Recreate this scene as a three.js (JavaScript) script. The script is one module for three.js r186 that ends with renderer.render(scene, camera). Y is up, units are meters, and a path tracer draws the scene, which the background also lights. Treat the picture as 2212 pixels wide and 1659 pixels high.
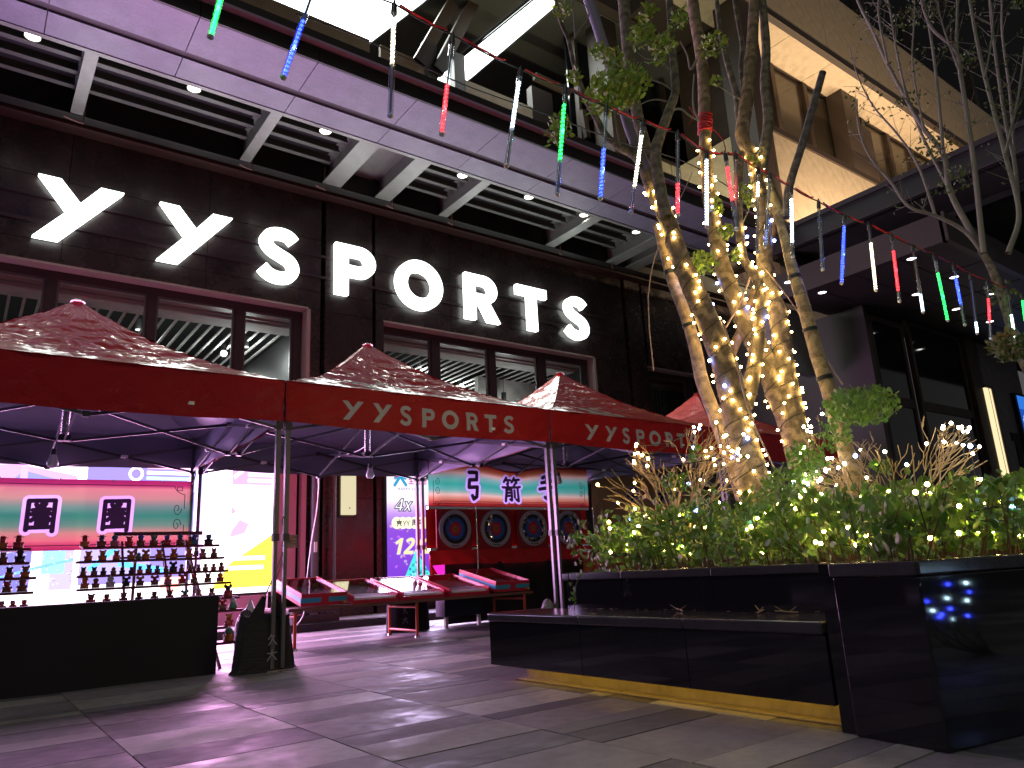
import * as THREE from 'three';
import { mergeGeometries } from 'three/addons/utils/BufferGeometryUtils.js';
import { RoundedBoxGeometry } from 'three/addons/geometries/RoundedBoxGeometry.js';
import { ImprovedNoise } from 'three/addons/math/ImprovedNoise.js';
import { RectAreaLightUniformsLib } from 'three/addons/lights/RectAreaLightUniformsLib.js';
RectAreaLightUniformsLib.init();

// ------------------------------------------------------------------ camera, night sky, moon, exposure
const scene = new THREE.Scene();
const F = 1578.7, EYE = new THREE.Vector3(0, 0.7, 0);
const camera = new THREE.PerspectiveCamera(2 * Math.atan(829.5 / F) * 180 / Math.PI, 4 / 3, 0.05, 400);
camera.position.copy(EYE);
camera.rotation.order = 'YXZ';
camera.rotation.set(14.202 * Math.PI / 180, -37.143 * Math.PI / 180, -3.012 * Math.PI / 180);
camera.updateMatrixWorld();

function nightSky() {                                  // an even night sky with the city's glow towards the horizon, the same all round
  const W = 64, H = 32, d = new Float32Array(W * H * 4);
  for (let y = 0; y < H; y++) {
    const up = ((y + 0.5) / H - 0.5) * Math.PI, k = Math.exp(-Math.max(0, Math.sin(up)) * 3.0);
    for (let x = 0; x < W; x++) {
      const o = (y * W + x) * 4;
      d[o] = 0.014 + 0.115 * k; d[o + 1] = 0.015 + 0.105 * k; d[o + 2] = 0.020 + 0.100 * k; d[o + 3] = 1;
    }
  }
  const t = new THREE.DataTexture(d, W, H, THREE.RGBAFormat, THREE.FloatType);
  t.mapping = THREE.EquirectangularReflectionMapping; t.magFilter = THREE.LinearFilter; t.minFilter = THREE.LinearFilter; t.needsUpdate = true;
  return t;
}
scene.background = nightSky();
scene.environment = scene.background;
const moon = new THREE.DirectionalLight(0xf6f4ea, 0.42);
moon.position.set(-22, 34, 20); moon.castShadow = true; moon.shadow.radius = 20;
Object.assign(moon.shadow.camera, { left: -30, right: 30, top: 30, bottom: -30, far: 120 });
scene.add(moon, moon.target);

const renderer = new THREE.WebGLRenderer({ antialias: true });
renderer.toneMapping = THREE.LinearToneMapping;
renderer.toneMappingExposure = 1.0;
renderer.shadowMap.enabled = true;

// ------------------------------------------------------------------ helpers
let seed = 7;
const rnd = () => { seed = (seed + 0x6d2b79f5) | 0; let t = Math.imul(seed ^ (seed >>> 15), 1 | seed); t = (t + Math.imul(t ^ (t >>> 7), 61 | t)) ^ t; return ((t ^ (t >>> 14)) >>> 0) / 4294967296; };
const rr = (a, b) => a + (b - a) * rnd();
const pick = (a) => a[Math.floor(rnd() * a.length)];
const perlin = new ImprovedNoise();
const V = (x, y, z) => new THREE.Vector3(x, y, z);
const HEAD = V(0.604, 0, -0.797);
const ray = (x, y) => V((x - 1106) / F, -(y - 829.5) / F, -1).applyQuaternion(camera.quaternion);
// measured points: where the sight line to a spot of the photograph meets a plane of the place
const onZ = (x, y, z) => { const r = ray(x, y); return EYE.clone().addScaledVector(r, (z - EYE.z) / r.z); };
const onX = (x, y, X) => { const r = ray(x, y); return EYE.clone().addScaledVector(r, (X - EYE.x) / r.x); };
const onY = (x, y, h) => { const r = ray(x, y); return EYE.clone().addScaledVector(r, (h - EYE.y) / r.y); };
const atD = (x, y, d) => { const r = ray(x, y); return EYE.clone().addScaledVector(r, d / r.dot(HEAD)); };

const used = {};
const numbered = (n) => { used[n] = (used[n] ?? -1) + 1; return used[n] ? n + '_' + String(used[n]).padStart(3, '0') : n; };
function tag(o, label, category, group, kind) {
  if (label) o.userData.label = label;
  if (category) o.userData.category = category;
  if (group) o.userData.group = group;
  if (kind) o.userData.kind = kind;
  return o;
}
function thing(name, label, category, pos = [0, 0, 0], group) {
  const o = new THREE.Group(); o.name = numbered(name); o.position.set(...pos); scene.add(o);
  return tag(o, label, category, group);
}
function struct(name, label) { const o = new THREE.Group(); o.name = numbered(name); scene.add(o); o.userData.kind = 'structure'; if (label) o.userData.label = label; return o; }
function mesh(name, geo, mat, parent) {
  if (Array.isArray(geo)) geo = merge(geo);
  const m = new THREE.Mesh(geo, mat); m.name = parent ? name : numbered(name); m.castShadow = m.receiveShadow = true;
  (parent ?? scene).add(m); return m;
}
function merge(list) {
  const out = list.map((g) => { const n = g.index ? g.toNonIndexed() : g; for (const k of Object.keys(n.attributes)) if (!['position', 'normal', 'uv'].includes(k)) n.deleteAttribute(k); if (!n.attributes.normal) n.computeVertexNormals(); if (!n.attributes.uv) n.setAttribute('uv', new THREE.BufferAttribute(new Float32Array(n.attributes.position.count * 2), 2)); return n; });
  return out.length === 1 ? out[0] : mergeGeometries(out, false);
}
// a box between two corners, uv in metres
function box(x0, y0, z0, x1, y1, z1) {
  const w = Math.abs(x1 - x0), h = Math.abs(y1 - y0), d = Math.abs(z1 - z0), g = new THREE.BoxGeometry(w, h, d), uv = g.attributes.uv, n = g.attributes.normal, p = g.attributes.position;
  g.translate((x0 + x1) / 2, (y0 + y1) / 2, (z0 + z1) / 2);
  for (let i = 0; i < uv.count; i++) { const a = Math.abs(n.getX(i)), b = Math.abs(n.getY(i)); if (a > 0.5) uv.setXY(i, p.getZ(i), p.getY(i)); else if (b > 0.5) uv.setXY(i, p.getX(i), p.getZ(i)); else uv.setXY(i, p.getX(i), p.getY(i)); }
  return g;
}
function rbox(x0, y0, z0, x1, y1, z1, r = 0.01) {
  const g = new RoundedBoxGeometry(Math.abs(x1 - x0), Math.abs(y1 - y0), Math.abs(z1 - z0), 2, r).translate((x0 + x1) / 2, (y0 + y1) / 2, (z0 + z1) / 2);
  const uv = g.attributes.uv, n = g.attributes.normal, p = g.attributes.position;
  for (let i = 0; i < uv.count; i++) { const a = Math.abs(n.getX(i)), b = Math.abs(n.getY(i)), c = Math.abs(n.getZ(i)); if (a >= b && a >= c) uv.setXY(i, p.getZ(i), p.getY(i)); else if (b >= c) uv.setXY(i, p.getX(i), p.getZ(i)); else uv.setXY(i, p.getX(i), p.getY(i)); }
  return g;
}
function bar(p, q, w = 0.03, h = w) {                  // a square bar from p to q
  const d = q.clone().sub(p), L = d.length(), g = new THREE.BoxGeometry(w, h, L);
  const m = new THREE.Matrix4().lookAt(q, p, Math.abs(d.y) / L > 0.99 ? V(0, 0, 1) : V(0, 1, 0));
  return g.applyMatrix4(m).translate((p.x + q.x) / 2, (p.y + q.y) / 2, (p.z + q.z) / 2);
}
function rod(p, q, r0, r1 = r0, sides = 10) {
  const d = q.clone().sub(p), L = d.length(), g = new THREE.CylinderGeometry(r1, r0, L, sides, 1);
  return g.applyQuaternion(new THREE.Quaternion().setFromUnitVectors(V(0, 1, 0), d.normalize())).translate((p.x + q.x) / 2, (p.y + q.y) / 2, (p.z + q.z) / 2);
}
function wire(points, r = 0.004, seg = 0, sides = 5) {
  return new THREE.TubeGeometry(new THREE.CatmullRomCurve3(points), seg || points.length * 5, r, sides, false);
}
// a tapered limb through points [Vector3, radius]; bump makes bark uneven
function limb(pts, sides = 10, per = 6, bump = 0.06) {
  const c = new THREE.CatmullRomCurve3(pts.map((p) => p[0])), n = (pts.length - 1) * per, fr = c.computeFrenetFrames(n, false), pos = [], uv = [], idx = [];
  const rad = (t) => { const f = t * (pts.length - 1), i = Math.min(pts.length - 2, Math.floor(f)); return THREE.MathUtils.lerp(pts[i][1], pts[i + 1][1], f - i); };
  let len = 0, last = null;
  for (let i = 0; i <= n; i++) {
    const t = i / n, p = c.getPoint(t), r = rad(t);
    if (last) len += p.distanceTo(last); last = p;
    for (let k = 0; k <= sides; k++) {
      const a = (k % sides) / sides * Math.PI * 2, s = r * (1 + bump * perlin.noise(p.x * 7 + Math.cos(a) * 1.3, p.y * 7, p.z * 7 + Math.sin(a) * 1.3));
      pos.push(p.x + (fr.normals[i].x * Math.cos(a) + fr.binormals[i].x * Math.sin(a)) * s, p.y + (fr.normals[i].y * Math.cos(a) + fr.binormals[i].y * Math.sin(a)) * s, p.z + (fr.normals[i].z * Math.cos(a) + fr.binormals[i].z * Math.sin(a)) * s);
      uv.push(k / sides * r * 6.28, len);
    }
  }
  for (let i = 0; i < n; i++) for (let k = 0; k < sides; k++) { const a = i * (sides + 1) + k, b = a + sides + 1; idx.push(a, a + 1, b, b, a + 1, b + 1); }
  const g = new THREE.BufferGeometry();
  g.setAttribute('position', new THREE.Float32BufferAttribute(pos, 3)); g.setAttribute('uv', new THREE.Float32BufferAttribute(uv, 2)); g.setIndex(idx); g.computeVertexNormals();
  g.userData = {}; g.curve = c; g.frames = fr; g.rad = rad; g.n = n;
  return g;
}
// a sheet from a function of (u, v)
function sheet(fn, nu, nv) {
  const pos = [], uv = [], idx = [];
  for (let j = 0; j <= nv; j++) for (let i = 0; i <= nu; i++) { const p = fn(i / nu, j / nv); pos.push(p.x, p.y, p.z); uv.push(i / nu, j / nv); }
  for (let j = 0; j < nv; j++) for (let i = 0; i < nu; i++) { const a = j * (nu + 1) + i, b = a + nu + 1; idx.push(a, a + 1, b, b, a + 1, b + 1); }
  const g = new THREE.BufferGeometry();
  g.setAttribute('position', new THREE.Float32BufferAttribute(pos, 3)); g.setAttribute('uv', new THREE.Float32BufferAttribute(uv, 2)); g.setIndex(idx); g.computeVertexNormals();
  return g;
}

// ------------------------------------------------------------------ textures
const canvas = (w, h) => { const c = document.createElement('canvas'); c.width = w; c.height = h; return c; };
function canvasTex(c, repeat) { const t = new THREE.CanvasTexture(c); t.colorSpace = THREE.SRGBColorSpace; t.magFilter = THREE.LinearFilter; if (repeat) t.wrapS = t.wrapT = THREE.RepeatWrapping; return t; }
function noiseTex(n, fn, rep = 1, srgb = false) {      // fn(u, v) -> value or [r, g, b] in 0..1, tiling because noise is sampled on a torus-like period
  const d = new Uint8Array(n * n * 4);
  for (let y = 0; y < n; y++) for (let x = 0; x < n; x++) { let v = fn(x / n, y / n); if (!Array.isArray(v)) v = [v, v, v]; const o = (y * n + x) * 4; for (let c = 0; c < 3; c++) d[o + c] = Math.max(0, Math.min(255, v[c] * 255)); d[o + 3] = 255; }
  const t = new THREE.DataTexture(d, n, n); t.wrapS = t.wrapT = THREE.RepeatWrapping; t.magFilter = THREE.LinearFilter; t.minFilter = THREE.LinearMipmapLinearFilter; t.repeat.set(rep, rep); if (srgb) t.colorSpace = THREE.SRGBColorSpace; t.needsUpdate = true;
  return t;
}
const tn = (u, v, f, s) => {                            // periodic fractal noise
  const b = (x, y) => perlin.noise(x * f, y * f, s);
  const w = (a) => a * a * (3 - 2 * a), U = w(u), T = w(v);
  return b(u, v) * (1 - U) * (1 - T) + b(u - 1, v) * U * (1 - T) + b(u, v - 1) * (1 - U) * T + b(u - 1, v - 1) * U * T;
};
const grain = noiseTex(512, (u, v) => 0.72 + 0.20 * tn(u, v, 5, 1) + 0.14 * tn(u, v, 23, 2) + rr(-0.16, 0.16), 1);
const blotch = noiseTex(256, (u, v) => 0.55 + 0.42 * tn(u, v, 4, 4) + 0.25 * tn(u, v, 13, 5) + rr(-0.05, 0.05), 0.5);
const rough = noiseTex(256, (u, v) => 0.62 + 0.35 * tn(u, v, 4, 9) + 0.2 * tn(u, v, 19, 8), 0.7);
const barkTex = noiseTex(256, (u, v) => { const p = tn(u, v, 5, 11), q = tn(u, v, 11, 12), a = (p > 0.08 ? 0.95 : p > -0.06 ? 0.62 : 0.46) + 0.28 * q, b = tn(u, v, 30, 13) > 0.30 ? 0.38 : 1, c = q < -0.24 ? 0.7 : 1; return [a * b, a * b * 0.93 , a * b * c * 0.76]; }, 3);
const crumpleWide = noiseTex(256, (u, v) => 0.5 + 0.5 * tn(u, v, 5, 31) + 0.3 * Math.abs(tn(u, v, 12, 32)));
crumpleWide.repeat.set(5, 0.8);
const crumple = noiseTex(256, (u, v) => 0.5 + 0.45 * Math.abs(tn(u, v, 6, 21)) - 0.45 * Math.abs(tn(u, v, 15, 22)) + 0.2 * tn(u, v, 34, 23), 1);

// ------------------------------------------------------------------ materials (real base colours, linear)
const std = (r, g, b, roughness = 0.7, o = {}) => new THREE.MeshStandardMaterial({ color: new THREE.Color().setRGB(r, g, b), roughness, side: THREE.DoubleSide, ...o });
const glow = (r, g, b, k, o = {}) => new THREE.MeshStandardMaterial({ color: 0x000000, roughness: 0.5, emissive: new THREE.Color().setRGB(r, g, b), emissiveIntensity: k, ...o });
const M = {
  wall: std(0.048, 0.034, 0.033, 0.45, { map: blotch, roughnessMap: rough }),
  wallDark: std(0.012, 0.010, 0.012, 0.4),
  frame: std(0.028, 0.018, 0.022, 0.35),
  reveal: std(0.30, 0.29, 0.26, 0.6),
  steel: std(0.20, 0.225, 0.19, 0.45, { map: grain, metalness: 0.1 }),
  louvre: std(0.085, 0.095, 0.08, 0.5, { map: grain }),
  steelDark: std(0.022, 0.024, 0.020, 0.5, { map: blotch }),
  soffit: std(0.19, 0.195, 0.24, 0.5, { map: grain }),
  soffitGap: std(0.02, 0.014, 0.015, 0.6),
  lip: std(0.35, 0.25, 0.38, 0.5),
  gypsum: std(0.62, 0.60, 0.58, 0.8, { map: grain }),
  black: std(0.006, 0.006, 0.007, 0.8),
  blackCeil: std(0.010, 0.011, 0.012, 0.8),
  beige: std(0.47, 0.38, 0.27, 0.75, { map: grain }),
  brown: std(0.05, 0.030, 0.020, 0.6, { map: blotch }),
  darkBrown: std(0.03, 0.02, 0.015, 0.5),
  greyStone: std(0.22, 0.21, 0.22, 0.7, { map: grain }),
  glass: new THREE.MeshPhysicalMaterial({ color: 0xf2f5f4, roughness: 0.02, transmission: 1, thickness: 0, ior: 1.45 }),
  darkGlass: std(0.006, 0.008, 0.009, 0.06),
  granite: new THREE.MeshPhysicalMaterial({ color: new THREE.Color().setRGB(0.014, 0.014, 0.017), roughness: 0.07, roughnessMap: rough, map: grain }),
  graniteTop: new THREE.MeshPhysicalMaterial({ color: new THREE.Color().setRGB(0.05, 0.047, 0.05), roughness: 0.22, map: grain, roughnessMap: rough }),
  plinth: std(0.30, 0.27, 0.20, 0.8, { map: grain, bumpMap: grain, bumpScale: 0.006 }),
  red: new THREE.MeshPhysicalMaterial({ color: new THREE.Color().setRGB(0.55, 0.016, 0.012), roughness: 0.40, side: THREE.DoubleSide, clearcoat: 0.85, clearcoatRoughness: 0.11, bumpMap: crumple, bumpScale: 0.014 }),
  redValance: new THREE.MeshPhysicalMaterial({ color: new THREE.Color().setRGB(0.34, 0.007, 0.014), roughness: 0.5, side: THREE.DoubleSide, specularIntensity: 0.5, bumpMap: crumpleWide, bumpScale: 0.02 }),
  lining: std(0.17, 0.17, 0.26, 0.42),
  pole: std(0.11, 0.115, 0.125, 0.38, { metalness: 0.45 }),
  poleDark: std(0.05, 0.05, 0.06, 0.4, { metalness: 0.5 }),
  nylon: std(0.03, 0.03, 0.035, 0.5),
  chrome: std(0.7, 0.7, 0.72, 0.2, { metalness: 1 }),
  white: std(0.75, 0.75, 0.75, 0.5),
  clothBlack: std(0.012, 0.010, 0.014, 0.9),
  rope: std(0.35, 0.25, 0.2, 0.8),
  bark: std(0.30, 0.25, 0.17, 0.85, { map: barkTex, bumpMap: barkTex, bumpScale: 0.006 }),
  barkGrey: std(0.20, 0.20, 0.16, 0.85, { map: barkTex, bumpMap: barkTex, bumpScale: 0.006 }),
  bamboo: std(0.42, 0.34, 0.20, 0.6, { map: barkTex }),
  woodPole: std(0.22, 0.15, 0.10, 0.75, { map: barkTex }),
  greyPole: std(0.13, 0.13, 0.15, 0.7, { map: barkTex }),
  twig: std(0.42, 0.31, 0.16, 0.8),
  twigGrey: std(0.19, 0.19, 0.14, 0.8),
  soil: std(0.03, 0.022, 0.015, 0.95),
  cable: std(0.008, 0.014, 0.010, 0.6),
  redCable: std(0.45, 0.012, 0.02, 0.5),
  orangePaint: std(0.52, 0.07, 0.012, 0.35),
  redPaint: std(0.48, 0.012, 0.03, 0.35),
  bluePaint: std(0.03, 0.32, 0.48, 0.4),
  boxFloor: std(0.38, 0.34, 0.36, 0.35),
  woodBoard: std(0.16, 0.07, 0.05, 0.6),
  redCloth: std(0.60, 0.006, 0.012, 0.55, { transparent: false }),
  redBoard: std(0.30, 0.006, 0.012, 0.6),
};
const leafMat = (r, g, b) => new THREE.MeshPhysicalMaterial({ color: new THREE.Color().setRGB(r, g, b), roughness: 0.55, transmission: 0.35, thickness: 0, side: THREE.DoubleSide });
M.leafHedge = leafMat(0.125, 0.27, 0.045); M.leafTree = leafMat(0.24, 0.38, 0.05);

// ------------------------------------------------------------------ lettering: outlines for the sign face, brush strokes for the banners
const arc = (cx, cy, rx, ry, a0, a1, n = 16) => Array.from({ length: n + 1 }, (_, i) => { const a = (a0 + (a1 - a0) * i / n) * Math.PI / 180; return [cx + rx * Math.cos(a), cy + ry * Math.sin(a)]; });
function ribbon(pts, w) {                               // closed outline of a stroke through points, square ends
  const c = new THREE.CatmullRomCurve3(pts.map((p) => V(p[0], p[1], 0)), false, 'centripetal'), n = 44, a = [], b = [];
  for (let i = 0; i <= n; i++) { const p = c.getPoint(i / n), t = c.getTangent(i / n); a.push([p.x - t.y * w / 2, p.y + t.x * w / 2]); b.push([p.x + t.y * w / 2, p.y - t.x * w / 2]); }
  return a.concat(b.reverse());
}
const GLYPH = {
  Y: { w: 1.11, o: [[0, 0.985], [0.285, 0.985], [0.555, 0.655], [0.80, 0.985], [1.115, 0.985], [0.325, 0], [0.01, 0], [0.39, 0.475]] },
  S: { w: 0.73, o: ribbon([[0.615, 0.80], [0.53, 0.885], [0.38, 0.915], [0.20, 0.86], [0.13, 0.73], [0.21, 0.60], [0.38, 0.51], [0.55, 0.42], [0.61, 0.28], [0.54, 0.14], [0.36, 0.09], [0.20, 0.13], [0.075, 0.235]], 0.210) },
  P: { w: 0.79, o: [[0, 0], [0.25, 0], [0.25, 0.385], ...arc(0.475, 0.6925, 0.315, 0.3075, -90, 90, 18), [0, 1]], h: [[0.25, 0.60], ...arc(0.46, 0.6925, 0.10, 0.0925, -90, 90, 10), [0.25, 0.785]] },
  O: { w: 1.03, o: arc(0.515, 0.5, 0.515, 0.515, 0, 360, 44).slice(0, -1), h: arc(0.515, 0.5, 0.27, 0.275, 0, 360, 36).slice(0, -1) },
  R: { w: 0.84, o: [[0, 0], [0.25, 0], [0.25, 0.37], [0.335, 0.37], [0.545, 0], [0.845, 0], [0.60, 0.405], ...arc(0.465, 0.69, 0.325, 0.31, -62, 90, 16), [0, 1]], h: [[0.25, 0.585], ...arc(0.455, 0.685, 0.105, 0.10, -90, 90, 10), [0.25, 0.785]] },
  T: { w: 0.82, o: [[0, 1], [0, 0.785], [0.285, 0.785], [0.285, 0], [0.53, 0], [0.53, 0.785], [0.82, 0.785], [0.82, 1]] },
};
function glyphGeo(ch, depth) {
  const g = GLYPH[ch], s = new THREE.Shape(g.o.map((p) => new THREE.Vector2(...p)));
  if (g.h) s.holes.push(new THREE.Path(g.h.map((p) => new THREE.Vector2(...p))));
  return new THREE.ExtrudeGeometry(s, { depth, bevelEnabled: false, curveSegments: 8 });
}
const SIGN = [['Y', 0.36], ['Y', 1.98], ['S', 3.53], ['P', 4.91], ['O', 6.12], ['R', 7.68], ['T', 8.99], ['S', 10.31]];
function inkGlyphs(g, x0, y0, size, color) {            // YYSPORTS with the sign's own spacing; size = letter height in pixels
  g.fillStyle = color;
  for (const [ch, sx] of SIGN) {
    g.beginPath();
    for (const poly of [GLYPH[ch].o, GLYPH[ch].h]) { if (!poly) continue; poly.forEach((p, i) => g[i ? 'lineTo' : 'moveTo'](x0 + (sx - 0.36 + p[0]) * size, y0 - p[1] * size)); g.closePath(); }
    g.fill('evenodd');
  }
}
const HAN = {
  quan: [[15, 10, 13, 92], [15, 10, 88, 8, 86, 96], [13, 86, 86, 84], [36, 20, 42, 30], [62, 18, 55, 29], [28, 36, 74, 34], [24, 48, 78, 46], [51, 20, 44, 50, 25, 66], [57, 47, 78, 64], [38, 59, 62, 57, 61, 68, 41, 69, 41, 79, 68, 79, 70, 71]],
  gong: [[25, 10, 72, 8, 70, 32, 28, 34, 24, 58, 74, 56, 70, 88, 52, 95, 44, 85]],
  jian: [[24, 4, 12, 22], [18, 14, 44, 12], [31, 15, 34, 25], [64, 3, 52, 20], [58, 12, 90, 10], [73, 13, 77, 23], [28, 28, 34, 37], [70, 26, 62, 37], [6, 43, 95, 39], [24, 50, 20, 95], [24, 51, 50, 49, 50, 92, 42, 88], [24, 63, 48, 61], [24, 75, 48, 73], [65, 52, 65, 80], [83, 46, 83, 95, 72, 88]],
  shou: [[70, 6, 28, 16], [20, 33, 80, 28], [6, 55, 95, 48], [49, 14, 55, 50, 50, 91, 34, 84]],
  jiu: [[40, 10, 14, 48], [34, 24, 66, 22, 20, 92], [46, 42, 88, 90]],
  da: [[10, 36, 90, 32], [50, 8, 46, 44, 10, 92], [50, 44, 90, 90]],
  zhou: [[18, 10, 10, 92], [18, 10, 86, 10, 84, 92, 74, 88], [32, 26, 70, 26], [28, 42, 74, 42], [50, 16, 50, 42], [34, 56, 34, 78], [34, 56, 68, 56, 68, 78, 34, 78]],
  nian: [[30, 6, 14, 30], [26, 20, 86, 20], [26, 42, 80, 42], [26, 42, 26, 64], [6, 64, 94, 64], [54, 20, 54, 96]],
  shuang: [[8, 32, 92, 32], [50, 6, 50, 50, 12, 96], [50, 50, 88, 94], [16, 42, 34, 60], [34, 42, 16, 60], [66, 42, 84, 60], [84, 42, 66, 60]],
  sheng: [[26, 10, 14, 32], [20, 28, 86, 28], [24, 54, 80, 54], [10, 88, 92, 88], [50, 8, 50, 88]],
  huo: [[14, 14, 24, 22], [8, 38, 20, 46], [10, 90, 26, 62], [80, 10, 44, 20], [34, 38, 94, 38], [64, 16, 64, 58], [44, 58, 84, 58, 84, 90, 44, 90, 44, 58]],
  suo: [[12, 16, 42, 12], [16, 16, 10, 90], [16, 32, 42, 32, 42, 54, 16, 54], [86, 10, 58, 18, 50, 92], [58, 42, 94, 42], [78, 42, 78, 94]],
  yun: [[28, 20, 72, 18], [8, 46, 92, 42], [46, 46, 20, 86, 86, 80], [68, 62, 92, 94]],
  xue: [[16, 10, 84, 10], [8, 36, 8, 24, 92, 24, 92, 36], [50, 10, 50, 46], [24, 34, 40, 34], [60, 34, 76, 34], [24, 44, 40, 44], [60, 44, 76, 44], [16, 60, 84, 60, 84, 92, 16, 92], [16, 76, 84, 76]],
};
function brush(g, name, x, y, w, h, lw, color, round = true) {
  g.strokeStyle = color; g.lineWidth = lw; g.lineCap = g.lineJoin = round ? 'round' : 'butt';
  for (const s of HAN[name]) { g.beginPath(); for (let i = 0; i < s.length; i += 2) g[i ? 'lineTo' : 'moveTo'](x + s[i] / 100 * w, y + s[i + 1] / 100 * h); g.stroke(); }
}

// ------------------------------------------------------------------ ground: a dark bed to the horizon and stone planks laid on it
{
  const ground = mesh('ground', box(-150, -0.40, -150, 150, -0.045, 150), std(0.03, 0.03, 0.032, 0.9)); tag(ground, null, null, null, 'structure');
  const pave = struct('pavement');
  const tones = [[0.105, 0.105, 0.115], [0.175, 0.175, 0.18], [0.33, 0.33, 0.30], [0.47, 0.465, 0.45], [0.24, 0.225, 0.235]].map(([r, g, b]) => std(r, g, b, 0.95, { map: grain, roughnessMap: rough, bumpMap: grain, bumpScale: 0.002 }));
  const COL = 0.742, heights = [0.15, 0.235, 0.35, 0.47], made = {};
  const stoneGeo = (h, k) => made[h + '/' + k] ??= (() => { const g = box(-COL / 2 + 0.0035, -0.045, -h / 2 + 0.0035, COL / 2 - 0.0035, 0, h / 2 - 0.0035), uv = g.attributes.uv; for (let i = 0; i < uv.count; i++) uv.setXY(i, uv.getX(i) + k * 0.37, uv.getY(i) + k * 0.61); return g; })();
  const near = [], far = tones.map(() => []);
  for (let c = -14; c < 34; c++) {
    const x = -0.04 + COL * (c + 0.5); let z = 6.0 - rr(0, 0.4), lastTone = -1;
    while (z > -10.30) {
      let h = pick(heights); if (z - h < -10.34) h = z + 10.34; if (h < 0.05) break;
      let t = pick([0, 0, 1, 1, 2, 2, 3, 4, 4]); if (t === lastTone) t = (t + 1 + Math.floor(rnd() * 3)) % 5; lastTone = t;
      const s = { x, z: z - h / 2, h, t, k: Math.floor(rnd() * 3), drop: rr(0, 0.0025) };
      const under = (s.x > 3.2 && s.z > -4.2) || s.x > 7;
      const a = s.z < -1.3 && s.z > -9.6 && s.x > -0.6 && !under ? Math.hypot(s.x, s.z) : 99;
      const seen = Math.abs(Math.atan2(s.x, -s.z) - 0.648) < 0.66;
      if (a < 99 && seen && heights.includes(h)) near.push({ ...s, a }); else far[t].push(s);
      z -= h;
    }
  }
  near.sort((p, q) => p.a - q.a);
  near.forEach((s, i) => {
    if (i >= 295) { far[s.t].push(s); return; }
    const m = mesh('paving_stone', stoneGeo(s.h, s.k), tones[s.t], pave); m.position.set(s.x, -s.drop, s.z);
  });
  far.forEach((list, t) => { const m = mesh('paving_stones', list.map((s) => box(s.x - COL / 2 + 0.002, -0.045, s.z - s.h / 2 + 0.002, s.x + COL / 2 - 0.002, -s.drop, s.z + s.h / 2 - 0.002)), tones[t], pave); m.userData.kind = 'stuff'; });
  // the raised strip in front of the shop with its dark stone edge
  const strip = struct('raised_pavement');
  mesh('edge_stone', rbox(-12, -0.03, -10.56, 18, 0.105, -10.36, 0.008), std(0.03, 0.03, 0.035, 0.25, { map: grain }), strip);
  for (let i = 0; i < 30; i++) mesh('paving_stone', box(-12 + i + 0.002, -0.03, -11.66, -11 + i - 0.002, 0.100, -10.562), tones[[1, 4, 1, 0, 4][i % 5]], strip);
}

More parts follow.
